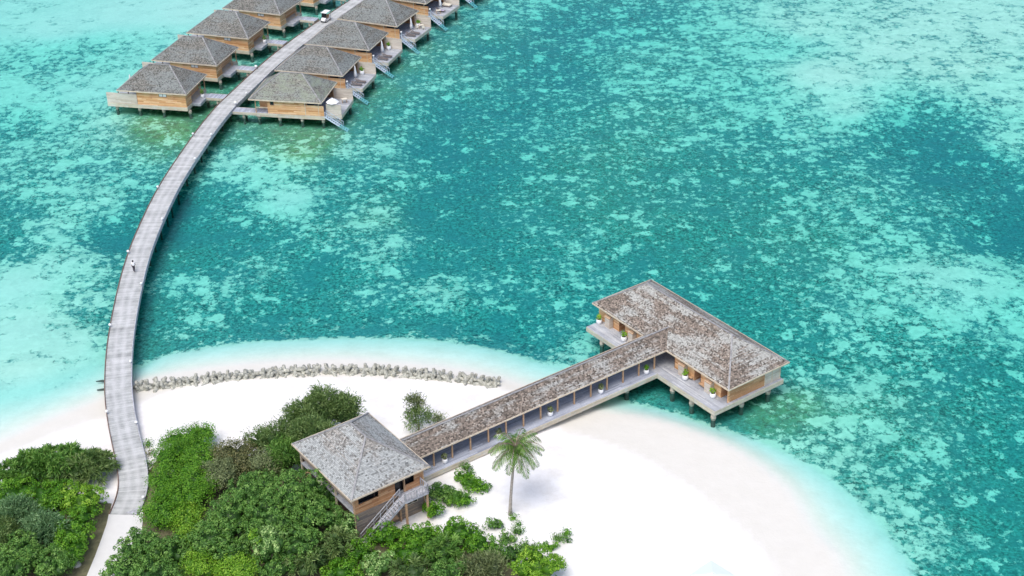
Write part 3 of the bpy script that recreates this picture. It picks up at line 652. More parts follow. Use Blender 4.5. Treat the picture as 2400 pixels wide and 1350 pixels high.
def closed_parasol(loc, label):
    o = empty('parasol', loc, 0, label, 'parasol', 'folded white parasols on villa decks')
    MB().lathe([(0, 0), (.3, 0), (.3, .08), (0, .08)], n=14).build('base', 'white', o)
    MB().tube([(0, 0, .08), (0, 0, .7)], .035, 8).build('pole', 'white', o)
    m = MB(); n = 16
    prof = [(.20, .35), (.33, .42), (.30, 1.0), (.2, 1.7), (.1, 2.3), (.03, 2.5), (0, 2.52)]; k = 0
    m.lathe([(r_, z_) for r_, z_ in prof], n=n)
    for i, vv in enumerate(m.v):
        if (i % 2): m.v[i] = (vv[0]*.78, vv[1]*.78, vv[2])
    m.build('canopy', 'cloth', o, True); return o
def lounger(loc, a, label):
    o = empty('sun_lounger', loc, a, label, 'sun lounger', 'timber sun loungers on villa decks')
    f = MB(); f.box(-1, 1, -.34, -.27, .28, .34).box(-1, 1, .27, .34, .28, .34)
    for i in range(9): x = -.1+i*.13; f.box(x-.05, x+.05, -.27, .27, .29, .33)
    f.build('frame', 'lounger', o)
    b = MB()
    for i in range(7): t = (i+.5)/7; p = Vector((-.15-.8*t, 0, .33+.42*t)); b.bar(p+Vector((0, -.3, 0)), p+Vector((0, .3, 0)), .09, .03)
    b.bar((-.15, -.3, .33), (-.95, -.3, .75), .05, .04).bar((-.15, .3, .33), (-.95, .3, .75), .05, .04); b.build('backrest', 'lounger', o)
    for x in (-.85, .85):
        for y in (-.3, .3): MB().box(x-.04, x+.04, y-.04, y+.04, 0, .28).build('leg', 'lounger', o)
    return o
which = ['nearest', 'second', 'third', 'fourth', 'fifth']
for i in range(1, 5):
    f = RIGHT[i]; W = which[i]
    closed_parasol(f.w(13.1, 5.4, DK+.015), f'folded white parasol on the deck of the {W} villa right of the jetty')
    if i < 3 or i == 3:
        lounger(f.w(14.5, 2.3, DK+.015), f.a, f'front timber lounger of the pair on the {W} right-hand villa deck')
        lounger(f.w(14.7, 3.7, DK+.015), f.a, f'rear timber lounger of the pair on the {W} right-hand villa deck')
    if i < 4: pot_thing('potted_plant', f.w(13.6, 7.4, DK+.015), f'green plant in pale pot, screen side of {W} right-hand villa', .42, .8, 'bright', .8, 'pale pots by the villa screens')
# washbowl lamp beside each right-hand wall end
for i in range(1, 5):
    f = RIGHT[i]; o = empty('shower_stand', f.w(13.3, .78, DK+.01), f.a, f'small white shower stand at the wall end of the {which[i]} right-hand villa', 'shower', 'white shower stands by the sea stairs')
    MB().tube([(0, 0, 0), (0, 0, 1.25)], .05, 8).build('post', 'white', o); MB().lathe([(0, 1.1), (.16, 1.15), (.2, 1.3), (.12, 1.42), (0, 1.45)]).build('basin', 'white', o, True)
# open parasol at the first villa
f = RIGHT[0]; c = at(779, 237, 3.7)
o = empty('parasol', (c[0], c[1], DK), 0, 'large open white parasol spread over the deck of the nearest right-hand villa', 'parasol')
MB().tube([(0, 0, 0), (0, 0, 2.75)], .04, 8).build('pole', 'white', o)
m = MB(); n = 8; R0 = 1.12
for k in range(n):
    a0 = 2*math.pi*k/n; a1 = 2*math.pi*(k+1)/n
    P0 = [(0, 0, 2.85), (.55*R0*math.cos(a0), .55*R0*math.sin(a0), 2.55), (.55*R0*math.cos(a1), .55*R0*math.sin(a1), 2.55)]
    m.face(P0); m.face([P0[1], (R0*math.cos(a0), R0*math.sin(a0), 2.15), (R0*math.cos(a1), R0*math.sin(a1), 2.15), P0[2]])
m.build('canopy', 'cloth', o); MB().tube([(0, 0, 2.8), (0, 0, 3.05)], [.08, .02], 8).build('finial', 'cloth', o)
def deck_table(loc, label, grp=None):
    o = empty('table', loc, .3, label, 'table', grp)
    MB().box(-.45, .45, -.35, .35, .7, .76).build('table_top', 'cream', o)
    for x in (-.38, .38):
        for y in (-.28, .28): MB().box(x-.03, x+.03, y-.03, y+.03, 0, .7).build('leg', 'post', o)
def chair(loc, a, label, mat='cream', cush=None, grp=None, cat='chair'):
    o = empty('chair', loc, a, label, cat, grp)
    MB().box(-.26, .26, -.25, .25, .38, .46).build('seat', mat, o)
    MB().box(-.26, .26, .2, .27, .46, .9).build('backrest', mat, o)
    for x in (-.22, .22):
        for y in (-.2, .2): MB().box(x-.03, x+.03, y-.03, y+.03, 0, .38).build('leg', mat, o)
    if cush:
        MB().box(-.28, -.22, -.22, .22, .46, .66).box(.22, .28, -.22, .22, .46, .66).build('armrest', mat, o)
        MB().lathe([(0, .462), (.2, .47), (.21, .53), (.1, .62), (0, .63)], n=12).build('cushion', cush, o, True)
f = RIGHT[0]; deck_table(f.w(14.9, 6.6, DK+.015), 'small pale table against the screen of the nearest right-hand villa')
f = RIGHT[3]; deck_table(f.w(14.5, 6.9, DK+.015), 'pale dining table on the deck of the fourth right-hand villa')
chair(f.w(13.9, 6.3, DK+.015), f.a+2.4, 'pale chair in front of the dining table on the fourth right-hand villa deck')
chair(f.w(15.2, 6.4, DK+.015), f.a+3.6, 'pale chair to the right of the dining table on the fourth right-hand villa deck')
f = RIGHT[4]
o = empty('daybed', f.w(14.0, 6.7, DK+.015), f.a, 'cream padded daybed beside the folded parasol on the fifth right-hand villa deck', 'daybed')
MB().box(-.9, .9, -.5, .5, .12, .3).build('frame', 'lounger', o); MB().box(-.86, .86, -.46, .46, .3, .5).build('mattress', 'cream', o); MB().box(-.86, -.6, -.44, .44, .5, .66).build('bolster', 'cream', o)
for x in (-.8, .8):
    for y in (-.42, .42): MB().box(x-.05, x+.05, y-.05, y+.05, 0, .12).build('leg', 'lounger', o)
lounger(f.w(14.2, 3.4, DK+.015), f.a, 'timber lounger with a lilac towel on the fifth right-hand villa deck')
t = MB(); t.box(-.7, .5, -.25, .25, 0, .02); to = t.build('towel', 'lilac'); to.location = f.w(14.55, 3.4, DK+.37); to.rotation_euler = (0, 0, f.a); tag(to, 'lilac towel lying on the lounger of the fifth right-hand villa', 'towel')
deck_table(f.w(14.4, 2.2, DK+.015), 'small pale side table in front of the lilac towel lounger')
# left villas: folded parasol and pots on the porches
closed_parasol(LEFT[0].w(-1.0, 7.4, DK+.015), 'folded white parasol behind the left slope of the nearest left-hand villa roof')
pot_thing('potted_plant', LEFT[0].w(13.6, 5.0, DK+.005), 'white pot with a bushy plant on the porch of the nearest left-hand villa', .36, .7, 'dark', 1.1)
pot_thing('potted_plant', LEFT[2].w(13.6, 5.0, DK+.005), 'white pot with a bushy plant on the porch of the third left-hand villa', .36, .7, 'dark', 1.1)

# ------------------------------------------------------------------ jetty
JC = [((256, 1207), (325, 1206), .98), ((274, 1170), (336, 1174), 1.1), ((281, 1135), (344, 1140), 1.25), ((278.5, 1100), (343, 1108), 1.4), ((271, 1068), (338, 1070), 1.52), ((260, 1024), (328, 1028), 1.6), ((251, 977), (318, 980), 1.65), ((246, 925), (309, 925), 1.65), ((247, 869), (307, 869), 1.65), ((250, 820), (310, 820), 1.65), ((257, 768), (316, 768), 1.65), ((274.6, 683), (330, 683), 1.65), ((297, 602), (350, 602), 1.65), ((322, 536), (376, 536), 1.65), ((352.6, 471), (405, 471), 1.65), ((383, 415), (436, 415), 1.65), ((436, 340), (483.6, 340), 1.65), ((464, 300), (512, 300), 1.65), ((507, 249), (552, 249), 1.65), ((540, 219), (583, 219), 1.65), ((608, 156), (647, 156), 1.65), ((681, 98), (717, 98), 1.65), ((749, 50), (784, 50), 1.65), ((822, 2.5), (852, 2.5), 1.65), ((905, -50), (933, -50), 1.65), ((990, -100), (1016, -100), 1.65), ((1075, -148), (1100, -148), 1.65)]
cen = np.array([(at(*l, z)+at(*r_, z))/2 for l, r_, z in JC])
def catmull(pts, n):
    out = []
    for i in range(len(pts)-1):
        p0, p1, p2, p3 = pts[max(i-1, 0)], pts[i], pts[i+1], pts[min(i+2, len(pts)-1)]
        for t in np.arange(n)/n: out.append(.5*((2*p1)+(-p0+p2)*t+(2*p0-5*p1+4*p2-p3)*t*t+(-p0+3*p1-3*p2+p3)*t**3))
    out.append(pts[-1]); return np.array(out)
cen = catmull(cen, 8)
for _ in range(14): cen[1:-1] = .25*cen[:-2]+.5*cen[1:-1]+.25*cen[2:]
tan = np.gradient(cen, axis=0); tan[:, 2] = 0; tan /= np.linalg.norm(tan, axis=1)[:, None]
nor = np.stack([tan[:, 1], -tan[:, 0], 0*tan[:, 0]], 1)   # right-hand side
S = np.concatenate([[0], np.cumsum(np.linalg.norm(np.diff(cen, axis=0), axis=1))]); HW = 1.58
def ribbon(m, o0, o1, z0, z1, rng_=None):
    """box-section ribbon following the centreline between offsets o0..o1 and heights z0..z1 above the deck line"""
    a = cen+nor*o0; b = cen+nor*o1
    for i in range(len(cen)-1):
        q = [a[i], b[i], b[i+1], a[i+1]]; T = [p+[0, 0, z1] for p in q]; B = [p+[0, 0, z0] for p in q]
        m.face(T, [(o0, S[i]), (o1, S[i]), (o1, S[i+1]), (o0, S[i+1])])
        m.face([B[1], B[2], T[2], T[1]]); m.face([B[3], B[0], T[0], T[3]])
        m.face(B[::-1])
    e = 0
    m.face([a[e]+[0, 0, z0], b[e]+[0, 0, z0], b[e]+[0, 0, z1], a[e]+[0, 0, z1]])
jet = empty('jetty', cen[0], 0, 'long curving grey timber jetty from the beach to the water villas', 'jetty')
def jpart(name, m, mat):
    m.v = [tuple(np.array(v)-cen[0]) for v in m.v]; return m.build(name, mat, jet)
m = MB(); ribbon(m, -HW, HW, -.08, 0); jpart('deck_boards', m, 'jetty')
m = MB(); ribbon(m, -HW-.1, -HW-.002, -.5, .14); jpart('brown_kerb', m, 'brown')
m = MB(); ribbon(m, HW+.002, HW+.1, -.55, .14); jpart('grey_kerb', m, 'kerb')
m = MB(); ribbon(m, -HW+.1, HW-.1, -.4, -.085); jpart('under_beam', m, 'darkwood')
s = 3.0; k = 0
while s < S[-1]-2:
    i = int(np.searchsorted(S, s)); c = cen[i]
    for sg in (-1, 1):
        if c[2] > 1.6 and k < 90:
            p = c+nor[i]*sg*.75
            o = pile(0, 0, float(c[2])-.4, jet, .17); o.location = (p[0]-cen[0][0], p[1]-cen[0][1], -cen[0][2]); k += 1
    s += 4.2
# low white lamps along its kerbs
def near(px, py):
    p = at(px, py, 1.65); i = int(np.argmin(((cen[:, :2]-p[:2])**2).sum(1))); sg = 1 if (p-cen[i])@nor[i] > 0 else -1
    return cen[i]+nor[i]*sg*(HW-.02), sg
lampspots = [(451, 379), (362, 445), (297, 592), (254, 764), (306, 854), (247, 970), (318, 995), (330, 671), (380, 517), (593, 160), (549, 250), (441, 319), (500, 318), (338, 1165), (620, 225)]
lamp0 = None
for i, (px, py) in enumerate(lampspots):
    p, sg = near(px, py)
    if lamp0 is None:
        lamp0 = o = empty('kerb_lamp', p); MB().tube([(0, 0, 0), (0, 0, .32)], .06, 8).build('post', 'kerb', o)
        MB().lathe([(0, .28), (.12, .3), (.2, .42), (.17, .56), (0, .62)], n=14).build('globe', 'white', o, True)
    else: o = copy_tree(lamp0)
    o.location = tuple(p)
    if i in (9, 10): o.scale = (1.4, 1.4, 1.4)
    side = 'left' if sg < 0 else 'right'
    places = ['upstream of the dark reef, on the outer kerb', 'just above the dark reef patch', 'level with the walker', 'where the jetty nears pale shallows', 'just above the breakwater end', 'above the sand beside the left shallows', 'above the beach, below the breakwater', 'a few metres below the walker', 'beside the black water shadow', 'at the second left-hand villa bridge', 'at the nearest right-hand villa bridge', 'below the nearest left-hand villa', 'opposite the nearest left-hand villa', 'near the landward foot of the jetty', 'below the second right-hand villa']
    tag(o, f'low white lamp, {side} jetty kerb, {places[i]}', 'lamp', 'white lamps along the jetty kerb')
# worn mat of debris at the foot
m = MB(); pts = [at(x, y, z) for x, y, z in ((294, 1202, 1.02), (315, 1194, 1.07), (330, 1184, 1.12), (327, 1204, 1.02), (310, 1206, 1.01))]
m.face([p+[0, 0, .03] for p in pts][::-1]); m.face([p+[0, 0, .012] for p in pts])
o = m.build('rubber_mat', 'kerb'); tag(o, 'torn dark grey mat across the landward end of the jetty', 'mat')

# ------------------------------------------------------------------ spa pavilion and covered walkway
A_ = Frame(10.4077, 168.8917, -.95686); PA, PB, PH = 25.642, 9.907, 3.369; PD = 1.65
pv = empty('pavilion', A_.w(0, 0, 0), A_.a, 'long pavilion on stilts over water with patchy brown and grey shingle roof', 'pavilion')
hip_roof('roof', PA, PB, PH, PB/2, 4.0, 'shingle_pav', pv)
MB().box(1.1, 25.5, -1.95, 9.35, 1.0, PD-.012).build('platform', 'beam', pv)
MB().box(1.1, 25.48, -1.92, -.35, PD-.01, PD).build('outer_deck_boards', 'decklight', pv)
MB().box(1.12, 25.46, -.35, 9.33, PD-.01, PD-.001).build('inner_deck_boards', 'deck', pv)
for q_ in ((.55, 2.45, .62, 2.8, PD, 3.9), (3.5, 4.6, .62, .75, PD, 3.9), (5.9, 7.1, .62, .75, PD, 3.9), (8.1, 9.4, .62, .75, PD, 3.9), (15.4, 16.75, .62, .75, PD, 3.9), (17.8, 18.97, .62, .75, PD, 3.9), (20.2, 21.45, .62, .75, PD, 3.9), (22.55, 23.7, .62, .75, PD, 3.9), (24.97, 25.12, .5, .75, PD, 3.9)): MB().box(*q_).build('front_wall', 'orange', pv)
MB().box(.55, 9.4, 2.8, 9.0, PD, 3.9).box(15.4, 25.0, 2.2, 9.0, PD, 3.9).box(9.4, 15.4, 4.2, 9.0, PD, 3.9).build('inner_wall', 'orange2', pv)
for x in (4.6, 5.8, 18.97, 20.15, 23.7, 9.35, 15.4): MB().box(x, x+.08, .62, 2.2, PD, 3.9).build('door_jamb', 'orange2', pv)
MB().box(25.001, 25.1, .75, 6.45, PD, 3.9).build('end_wall', 'orange2', pv)
MB().box(25.001, 25.08, 6.5, 9.0, PD, 3.9).build('pale_end_panel', 'pale', pv)
MB().box(25.08, 25.14, 6.45, 6.55, PD, 3.9).box(25.08, 25.14, 7.7, 7.78, PD, 3.9).box(25.0, 25.14, 9.0, 9.1, PD, 3.9).build('panel_frame', 'fascia', pv)
for x0, x1 in ((2.5, 3.45), (7.15, 8.05), (16.75, 17.76), (21.47, 22.55)):
    b = MB(); b.box(x0, x1, 0, .62, PD, 3.25); k = b.build('towel_cabinet', 'pale', pv)
    c = MB(); c.face([(x0-.04, -.06, 3.2), (x1+.04, -.06, 3.2), (x1+.04, .62, 3.55), (x0-.04, .62, 3.55)])
    c.face([(x0-.04, -.06, 3.12), (x0-.04, .62, 3.47), (x1+.04, .62, 3.47), (x1+.04, -.06, 3.12)]); c.face([(x0-.04, -.06, 3.12), (x1+.04, -.06, 3.12), (x1+.04, -.06, 3.2), (x0-.04, -.06, 3.2)])
    c.face([(x1+.04, -.06, 3.12), (x1+.04, .62, 3.47), (x1+.04, .62, 3.55), (x1+.04, -.06, 3.2)]); c.face([(x0-.04, .62, 3.47), (x0-.04, -.06, 3.12), (x0-.04, -.06, 3.2), (x0-.04, .62, 3.55)])
    c.build('cabinet_top', 'post', k)
MB().box(20.2, 21.4, .22, .6, PD+.3, PD+.42).box(18.0, 18.9, .22, .6, PD+.3, PD+.42).build('bench', 'post', pv)
for x in (3.9, 8.5, 17.6, 21.1, 24.9): pile(x, -1.55, 1.0, pv, .3)
for x in (1.6, 7, 13, 19, 24.9):
    for y in (3, 7.4): pile(x, y, 1.0, pv, .3)

wk = empty('covered_walkway', A_.w(12.4, -20, 0), A_.a, 'long open-sided walkway with shingled gable roof running from beach to pavilion', 'walkway')
def wl(m, name, mat, smooth=False, par=None):
    m.v = [(x-12.4, y+20, z) for x, y, z in m.v]; return m.build(name, mat, par or wk, smooth)
wl(MB().box(9.55, 15.2, -40.5, -1.96, 1.05, PD-.004), 'side_beam', 'beam')
wl(MB().box(9.6, 15.12, -40.4, -1.97, PD-.003, PD+.006), 'deck_boards', 'deckx')
m = MB(); zr = 5.46; y0, y1 = -40.5, 2.2
m.face([(14.5, y0, 4), (14.5, y1, 4), (12.36, y1, zr), (12.36, y0, zr)]); m.face([(10.2, y1, 4), (10.2, y0, 4), (12.36, y0, zr), (12.36, y1, zr)])
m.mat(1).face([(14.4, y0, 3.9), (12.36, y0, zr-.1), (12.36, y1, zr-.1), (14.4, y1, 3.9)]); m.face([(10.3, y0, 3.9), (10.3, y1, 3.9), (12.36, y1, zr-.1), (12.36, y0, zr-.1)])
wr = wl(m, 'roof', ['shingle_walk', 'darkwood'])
wl(MB().box(14.5, 14.57, y0, 0, 3.84, 4.03).box(10.13, 10.2, y0, 0, 3.84, 4.03), 'fascia_board', 'fascia', par=wr)
wl(MB().bar((12.36, y0, zr+.03), (12.36, y1, zr+.03), .2, .07), 'ridge_cap', 'ridge', par=wr)
for k in range(16):
    y = -1.5-2.503*k
    for x in (14.05, 10.65): wl(MB().box(x-.08, x+.08, y-.08, y+.08, PD, 4.05), 'post', 'post')
wl(MB().box(13.98, 14.12, -39.5, -1.6, 3.62, 3.8).box(10.58, 10.72, -39.5, -1.6, 3.62, 3.8), 'tie_beam', 'post')
for y in (-5.9, -13.2): 
    for x in (14.1, 10.6): 
        o = pile(x-12.4, y+20, 1.05, wk, .3)
pots = [(14.27, -2.95, 1), (14.16, -10.04, 2), (14.22, -17.71, 3), (14.05, -25.08, 4), (14.3, -32.72, 5)]
nm = ['nearest the pavilion', 'second from the pavilion', 'midway along', 'behind the palm fronds', 'nearest the beach house']
for (x, y, k), t_ in zip(pots, nm):
    pot_thing('potted_plant', A_.w(x, y, PD+.006), f'white pot with sparse dark plant on the walkway floor, {t_}', .34, .6, 'olive' if k > 1 else 'bright', .8)
for (x, y), t_ in zip([(1.49, -.1), (6.72, -.3), (18.19, -.1), (23.14, -.1)], ['at the far left end of the pavilion deck', 'beside the cabinet left of the walkway roof', 'by the first cabinet right of the walkway', 'by the cabinet nearest the pavilion corner']):
    pot_thing('potted_plant', A_.w(x, y, PD), f'white pot with bright green plant {t_}', .39, .68, 'lime', .95)

# ------------------------------------------------------------------ two-storey beach house
bh = empty('beach_house', A_.w(7.08, -47.8, GL-.1), A_.a, 'two storey timber beach house with grey shingle hipped roof and outside stair', 'house')
OX, OY, OZ = 7.08, -47.8, GL-.1
def bl(m, name, mat, par=None, smooth=False):
    m.v = [(x-OX, y-OY, z-OZ) for x, y, z in m.v]; return m.build(name, mat, par or bh, smooth)
hip_roof('roof', 12.66, 9.74, 3.36, 4.72, 6.8-OZ, 'shingle_rec', bh)
U0, U1, Y0, Y1, FL = 7.65, 19.2, -47.3, -38.6, 4.45
# wall with the stair (faces +x): strips around openings, butted edge to edge
b = MB(); x0, x1 = U1-.14, U1
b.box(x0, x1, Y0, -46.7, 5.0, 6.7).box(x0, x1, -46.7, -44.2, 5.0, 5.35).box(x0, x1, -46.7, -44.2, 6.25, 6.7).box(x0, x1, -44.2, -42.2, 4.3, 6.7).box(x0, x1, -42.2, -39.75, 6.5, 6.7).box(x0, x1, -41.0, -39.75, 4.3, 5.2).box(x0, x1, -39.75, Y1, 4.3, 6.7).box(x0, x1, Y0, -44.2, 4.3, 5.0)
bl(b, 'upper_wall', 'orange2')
bl(MB().box(x0, x1, Y0, Y1, GL-.1, 4.3), 'lower_wall', 'greywood')
bl(MB().box(x0-.06, x1+.05, -41.06, -40.94, 4.3, 6.5), 'window_mullion', 'post')
bl(MB().box(U1-.5, U1-.45, -46.8, -44.1, 5.2, 6.4).box(U1-.5, U1-.45, -42.3, -39.6, 4.4, 6.6), 'dark_glazing', 'dark')
bl(MB().box(x1, x1+.05, Y0-.02, Y0+.12, GL, 6.7), 'corner_post', 'post'); bl(MB().box(x1, x1+.05, Y1-.12, Y1+.02, GL, 6.7), 'corner_post', 'post')
# open dining side: deep band under the eaves, floor, posts, dark room behind
bl(MB().box(U0, U1-.141, Y0, Y0+.12, 5.35, 6.7), 'eaves_band', 'taupe')
bl(MB().box(U0, U1-.141, Y0, Y1, 4.28, FL), 'upper_floor', 'deck')
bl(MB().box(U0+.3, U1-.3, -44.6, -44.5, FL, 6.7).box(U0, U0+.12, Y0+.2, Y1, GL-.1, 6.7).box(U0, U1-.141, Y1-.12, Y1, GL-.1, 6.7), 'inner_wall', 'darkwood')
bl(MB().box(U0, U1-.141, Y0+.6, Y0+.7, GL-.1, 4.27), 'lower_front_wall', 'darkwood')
for x in (U0+.07, 11.4, 15.2): bl(MB().box(x-.09, x+.09, Y0+.001, Y0+.18, GL, 5.35), 'post', 'fascia')
w0 = MB().box(U1+.002, U1+.04, -41.2, -40.2, 2.5, 3.3).box(U1+.002, U1+.04, -40.12, -39.5, 2.5, 3.3); wo = bl(w0, 'window', 'fascia')
bl(MB().box(U1+.041, U1+.05, -41.1, -40.3, 2.6, 3.2).box(U1+.041, U1+.05, -40.05, -39.6, 2.6, 3.2), 'pane', 'dark', wo)
bl(MB().box(U1, U1+1.0, -43.6, -42.5, 2.15, 2.23), 'door_canopy', 'post')
# balcony
bal = bl(MB().box(U1, 20.8, -41.9, -39.0, 4.2, FL-.01), 'balcony', 'kerb')
r_ = MB()
for p, q in (((20.75, -41.85), (20.75, -39.05)), ((20.75, -39.05), (19.3, -39.05))):
    r_.bar((*p, FL+1.0), (*q, FL+1.0), .09, .07).bar((*p, FL+.12), (*q, FL+.12), .05, .05)
    L = math.hypot(q[0]-p[0], q[1]-p[1]); n = int(L/.32)
    for i in range(n+1): t = i/n; x, y = p[0]+(q[0]-p[0])*t, p[1]+(q[1]-p[1])*t; r_.bar((x, y, FL), (x, y, FL+1.0), .05, .05) if i % 4 else r_.bar((x, y, FL), (x, y, FL+1.05), .1, .1)
bl(r_, 'balustrade', 'kerb', bal)
for x, y in ((20.65, -39.15), (20.65, -41.8), (19.3, -41.8)): bl(MB().box(x-.1, x+.1, y-.1, y+.1, GL-.1, 4.2), 'pillar', 'post')
# stair down along the wall
s = MB(); A0 = Vector((20.15, -41.9, FL)); B0 = Vector((20.15, -47.0, GL))
for o in (-.5, .5): s.bar(A0+Vector((o, 0, -.1)), B0+Vector((o, 0, -.1)), .07, .3)
for i in range(18): p = A0.lerp(B0, (i+.5)/18); s.box(p.x-.48, p.x+.48, p.y-.15, p.y+.15, p.z-.05, p.z)
so_ = bl(s, 'stair', 'kerb')
h = MB()
for o in (-.52, .52):
    h.bar(A0+Vector((o, 0, 1)), B0+Vector((o, 0, 1)), .08, .08).bar(A0+Vector((o, 0, .55)), B0+Vector((o, 0, .55)), .04, .04)
    for i in range(7): p = A0.lerp(B0, i/6); h.bar(p+Vector((o, 0, 0)), p+Vector((o, 0, 1.03)), .08, .08)
bl(h, 'handrail', 'kerb', so_)
c = at(748, 1138, FL+.5)
chair((c[0], c[1], FL), A_.a+.4, 'pale armchair with a dark blue cushion in the open side of the beach house', 'cream', 'navy', None, 'armchair')
c = at(722, 1112, FL+.5)
chair((c[0], c[1], FL), A_.a-.2, 'pale armchair with a dark blue cushion beside the corner post of the beach house', 'post', 'navy', None, 'armchair')

# ------------------------------------------------------------------ breakwater of concrete armour units
def tetrapod():
    m = MB(); d = [Vector((0, 0, 1)), Vector((.943, 0, -.333)), Vector((-.471, .816, -.333)), Vector((-.471, -.816, -.333))]
    for q in d: m.tube([Vector((0, 0, 0)), q*.3, q*.78, q*.84], [.29, .25, .2, .15], 10)
    o = m.build('armour_unit', 'tetra', None, True); return o
tp = tetrapod(); first = True
line = [(316, 905), (400, 897), (500, 886), (600, 877), (700, 870), (800, 866), (900, 870), (1000, 878), (1100, 889), (1165, 898)]
bw = catmull(np.array([at(x, y, .6) for x, y in line]), 12); bs = np.concatenate([[0], np.cumsum(np.linalg.norm(np.diff(bw, axis=0), axis=1))])
zg = lambda x, y: .25
rows = [(-.5, .36, 1.0, 'inner row'), (.5, .28, 1.0, 'seaward row'), (0, .72, 1.0, 'top row')]
for off, zz, stp, rn in rows:
    s = .4
    while s < bs[-1]:
        i = int(np.searchsorted(bs, s)); i = min(max(i, 1), len(bw)-2); t = bw[i+1]-bw[i-1]; t[2] = 0; t /= np.linalg.norm(t); n_ = np.array([-t[1], t[0], 0])
        p = bw[i]+n_*(off+random.uniform(-.12, .12)); frac = s/bs[-1]
        o = tp if first else tp.copy()
        if not first: COL.objects.link(o)
        first = False
        o.location = (p[0], p[1], zz+random.uniform(-.08, .08)); o.rotation_euler = (random.uniform(-.5, .5), random.uniform(-.5, .5), random.uniform(0, 6.28)) if random.random() < .7 else (random.uniform(1.5, 3.1), random.uniform(-.4, .4), random.uniform(0, 6.28))
        k = random.uniform(.9, 1.08); o.scale = (k, k, k)
        seg = 'jetty end' if frac < .12 else 'left part' if frac < .35 else 'middle part' if frac < .65 else 'right part' if frac < .9 else 'free end by the walkway'
        tag(o, f'four-armed concrete block, {rn} of breakwater, {seg}', 'breakwater block', f'breakwater blocks, {rn}, {seg}')
        s += stp
for i, (px, py) in enumerate([(236, 892), (238, 912)]):
    m = MB(); m.tube([(-.6, 0, 0), (.2, .1, .0), (.7, 0, 0)], [.07, .16, .08], 8); o = m.build('sunken_rock', 'darkpile', None, True); p = at(px, py, 0); o.location = (p[0], p[1], -.12)
    tag(o, ['upper' if i == 0 else 'lower'][0]+' of two dark rocks awash just left of the jetty', 'rock', 'rocks awash beside the jetty')

# ------------------------------------------------------------------ golf cart
p, sg = near(772, 52); i = int(np.argmin(((cen-at(766, 48, 1.65))**2).sum(1))); tt = -tan[i]; pc = cen[i]-nor[i]*.25
gc = empty('golf_cart', (pc[0], pc[1], 1.65), math.atan2(tt[1], tt[0]), 'white golf cart with flat roof driving down the jetty', 'golf cart')
b = MB(); sec = [(-1.15, .35, .8, .5), (-.6, .3, .86, .55), (-.1, .3, .45, .55), (.45, .3, .45, .55), (.55, .3, .95, .52), (.9, .32, .9, .5), (1.15, .36, .66, .42), (1.22, .4, .55, .36)]
for q, r0 in zip(sec[:-1], sec[1:]):
    a = [(q[0], -q[3], q[1]), (q[0], q[3], q[1]), (q[0], q[3]*.92, q[2]), (q[0], -q[3]*.92, q[2])]; c = [(r0[0], -r0[3], r0[1]), (r0[0], r0[3], r0[1]), (r0[0], r0[3]*.92, r0[2]), (r0[0], -r0[3]*.92, r0[2])]
    for j in range(4): b.face([a[j], a[(j+1) % 4], c[(j+1) % 4], c[j]])
b.face([(-1.15, .5, .35), (-1.15, -.5, .35), (-1.15, -.46, .8), (-1.15, .46, .8)]); b.face([(1.22, -.36, .4), (1.22, .36, .4), (1.22, .33, .55), (1.22, -.33, .55)])
b.build('body', 'white', gc)
rf = MB(); rf.box(-1.1, .75, -.62, .62, 1.86, 1.93).box(-1.02, .67, -.54, .54, 1.93, 1.97); rf.build('roof', 'white', gc)
for x, x2 in ((-1.0, -.95), (.72, .5)):
    for y in (-.5, .5): MB().bar((x, y, .8), (x2, y, 1.87), .05, .05).build('roof_post', 'black', gc)
MB().box(-.5, .0, -.48, .48, .72, .86).build('seat', 'post', gc); MB().box(-.58, -.5, -.48, .48, .86, 1.25).build('backrest', 'post', gc)
ws = MB(); ws.face([(.74, -.48, .95), (.74, .48, .95), (.54, .48, 1.8), (.54, -.48, 1.8)]); ws.build('windscreen', 'dark', gc)
MB().tube([(.35, -.25, .95), (.28, -.25, 1.05)], .17, 12).build('steering_wheel', 'black', gc)
for x in (-.75, .82):
    for y in (-.5, .5):
        w_ = MB().tube([(x, y-.09, .24), (x, y+.09, .24)], .24, 16).build('wheel', 'black', gc); MB().tube([(x, y-.1, .24), (x, y+.1, .24)], .12, 10).build('rim', 'white', w_)

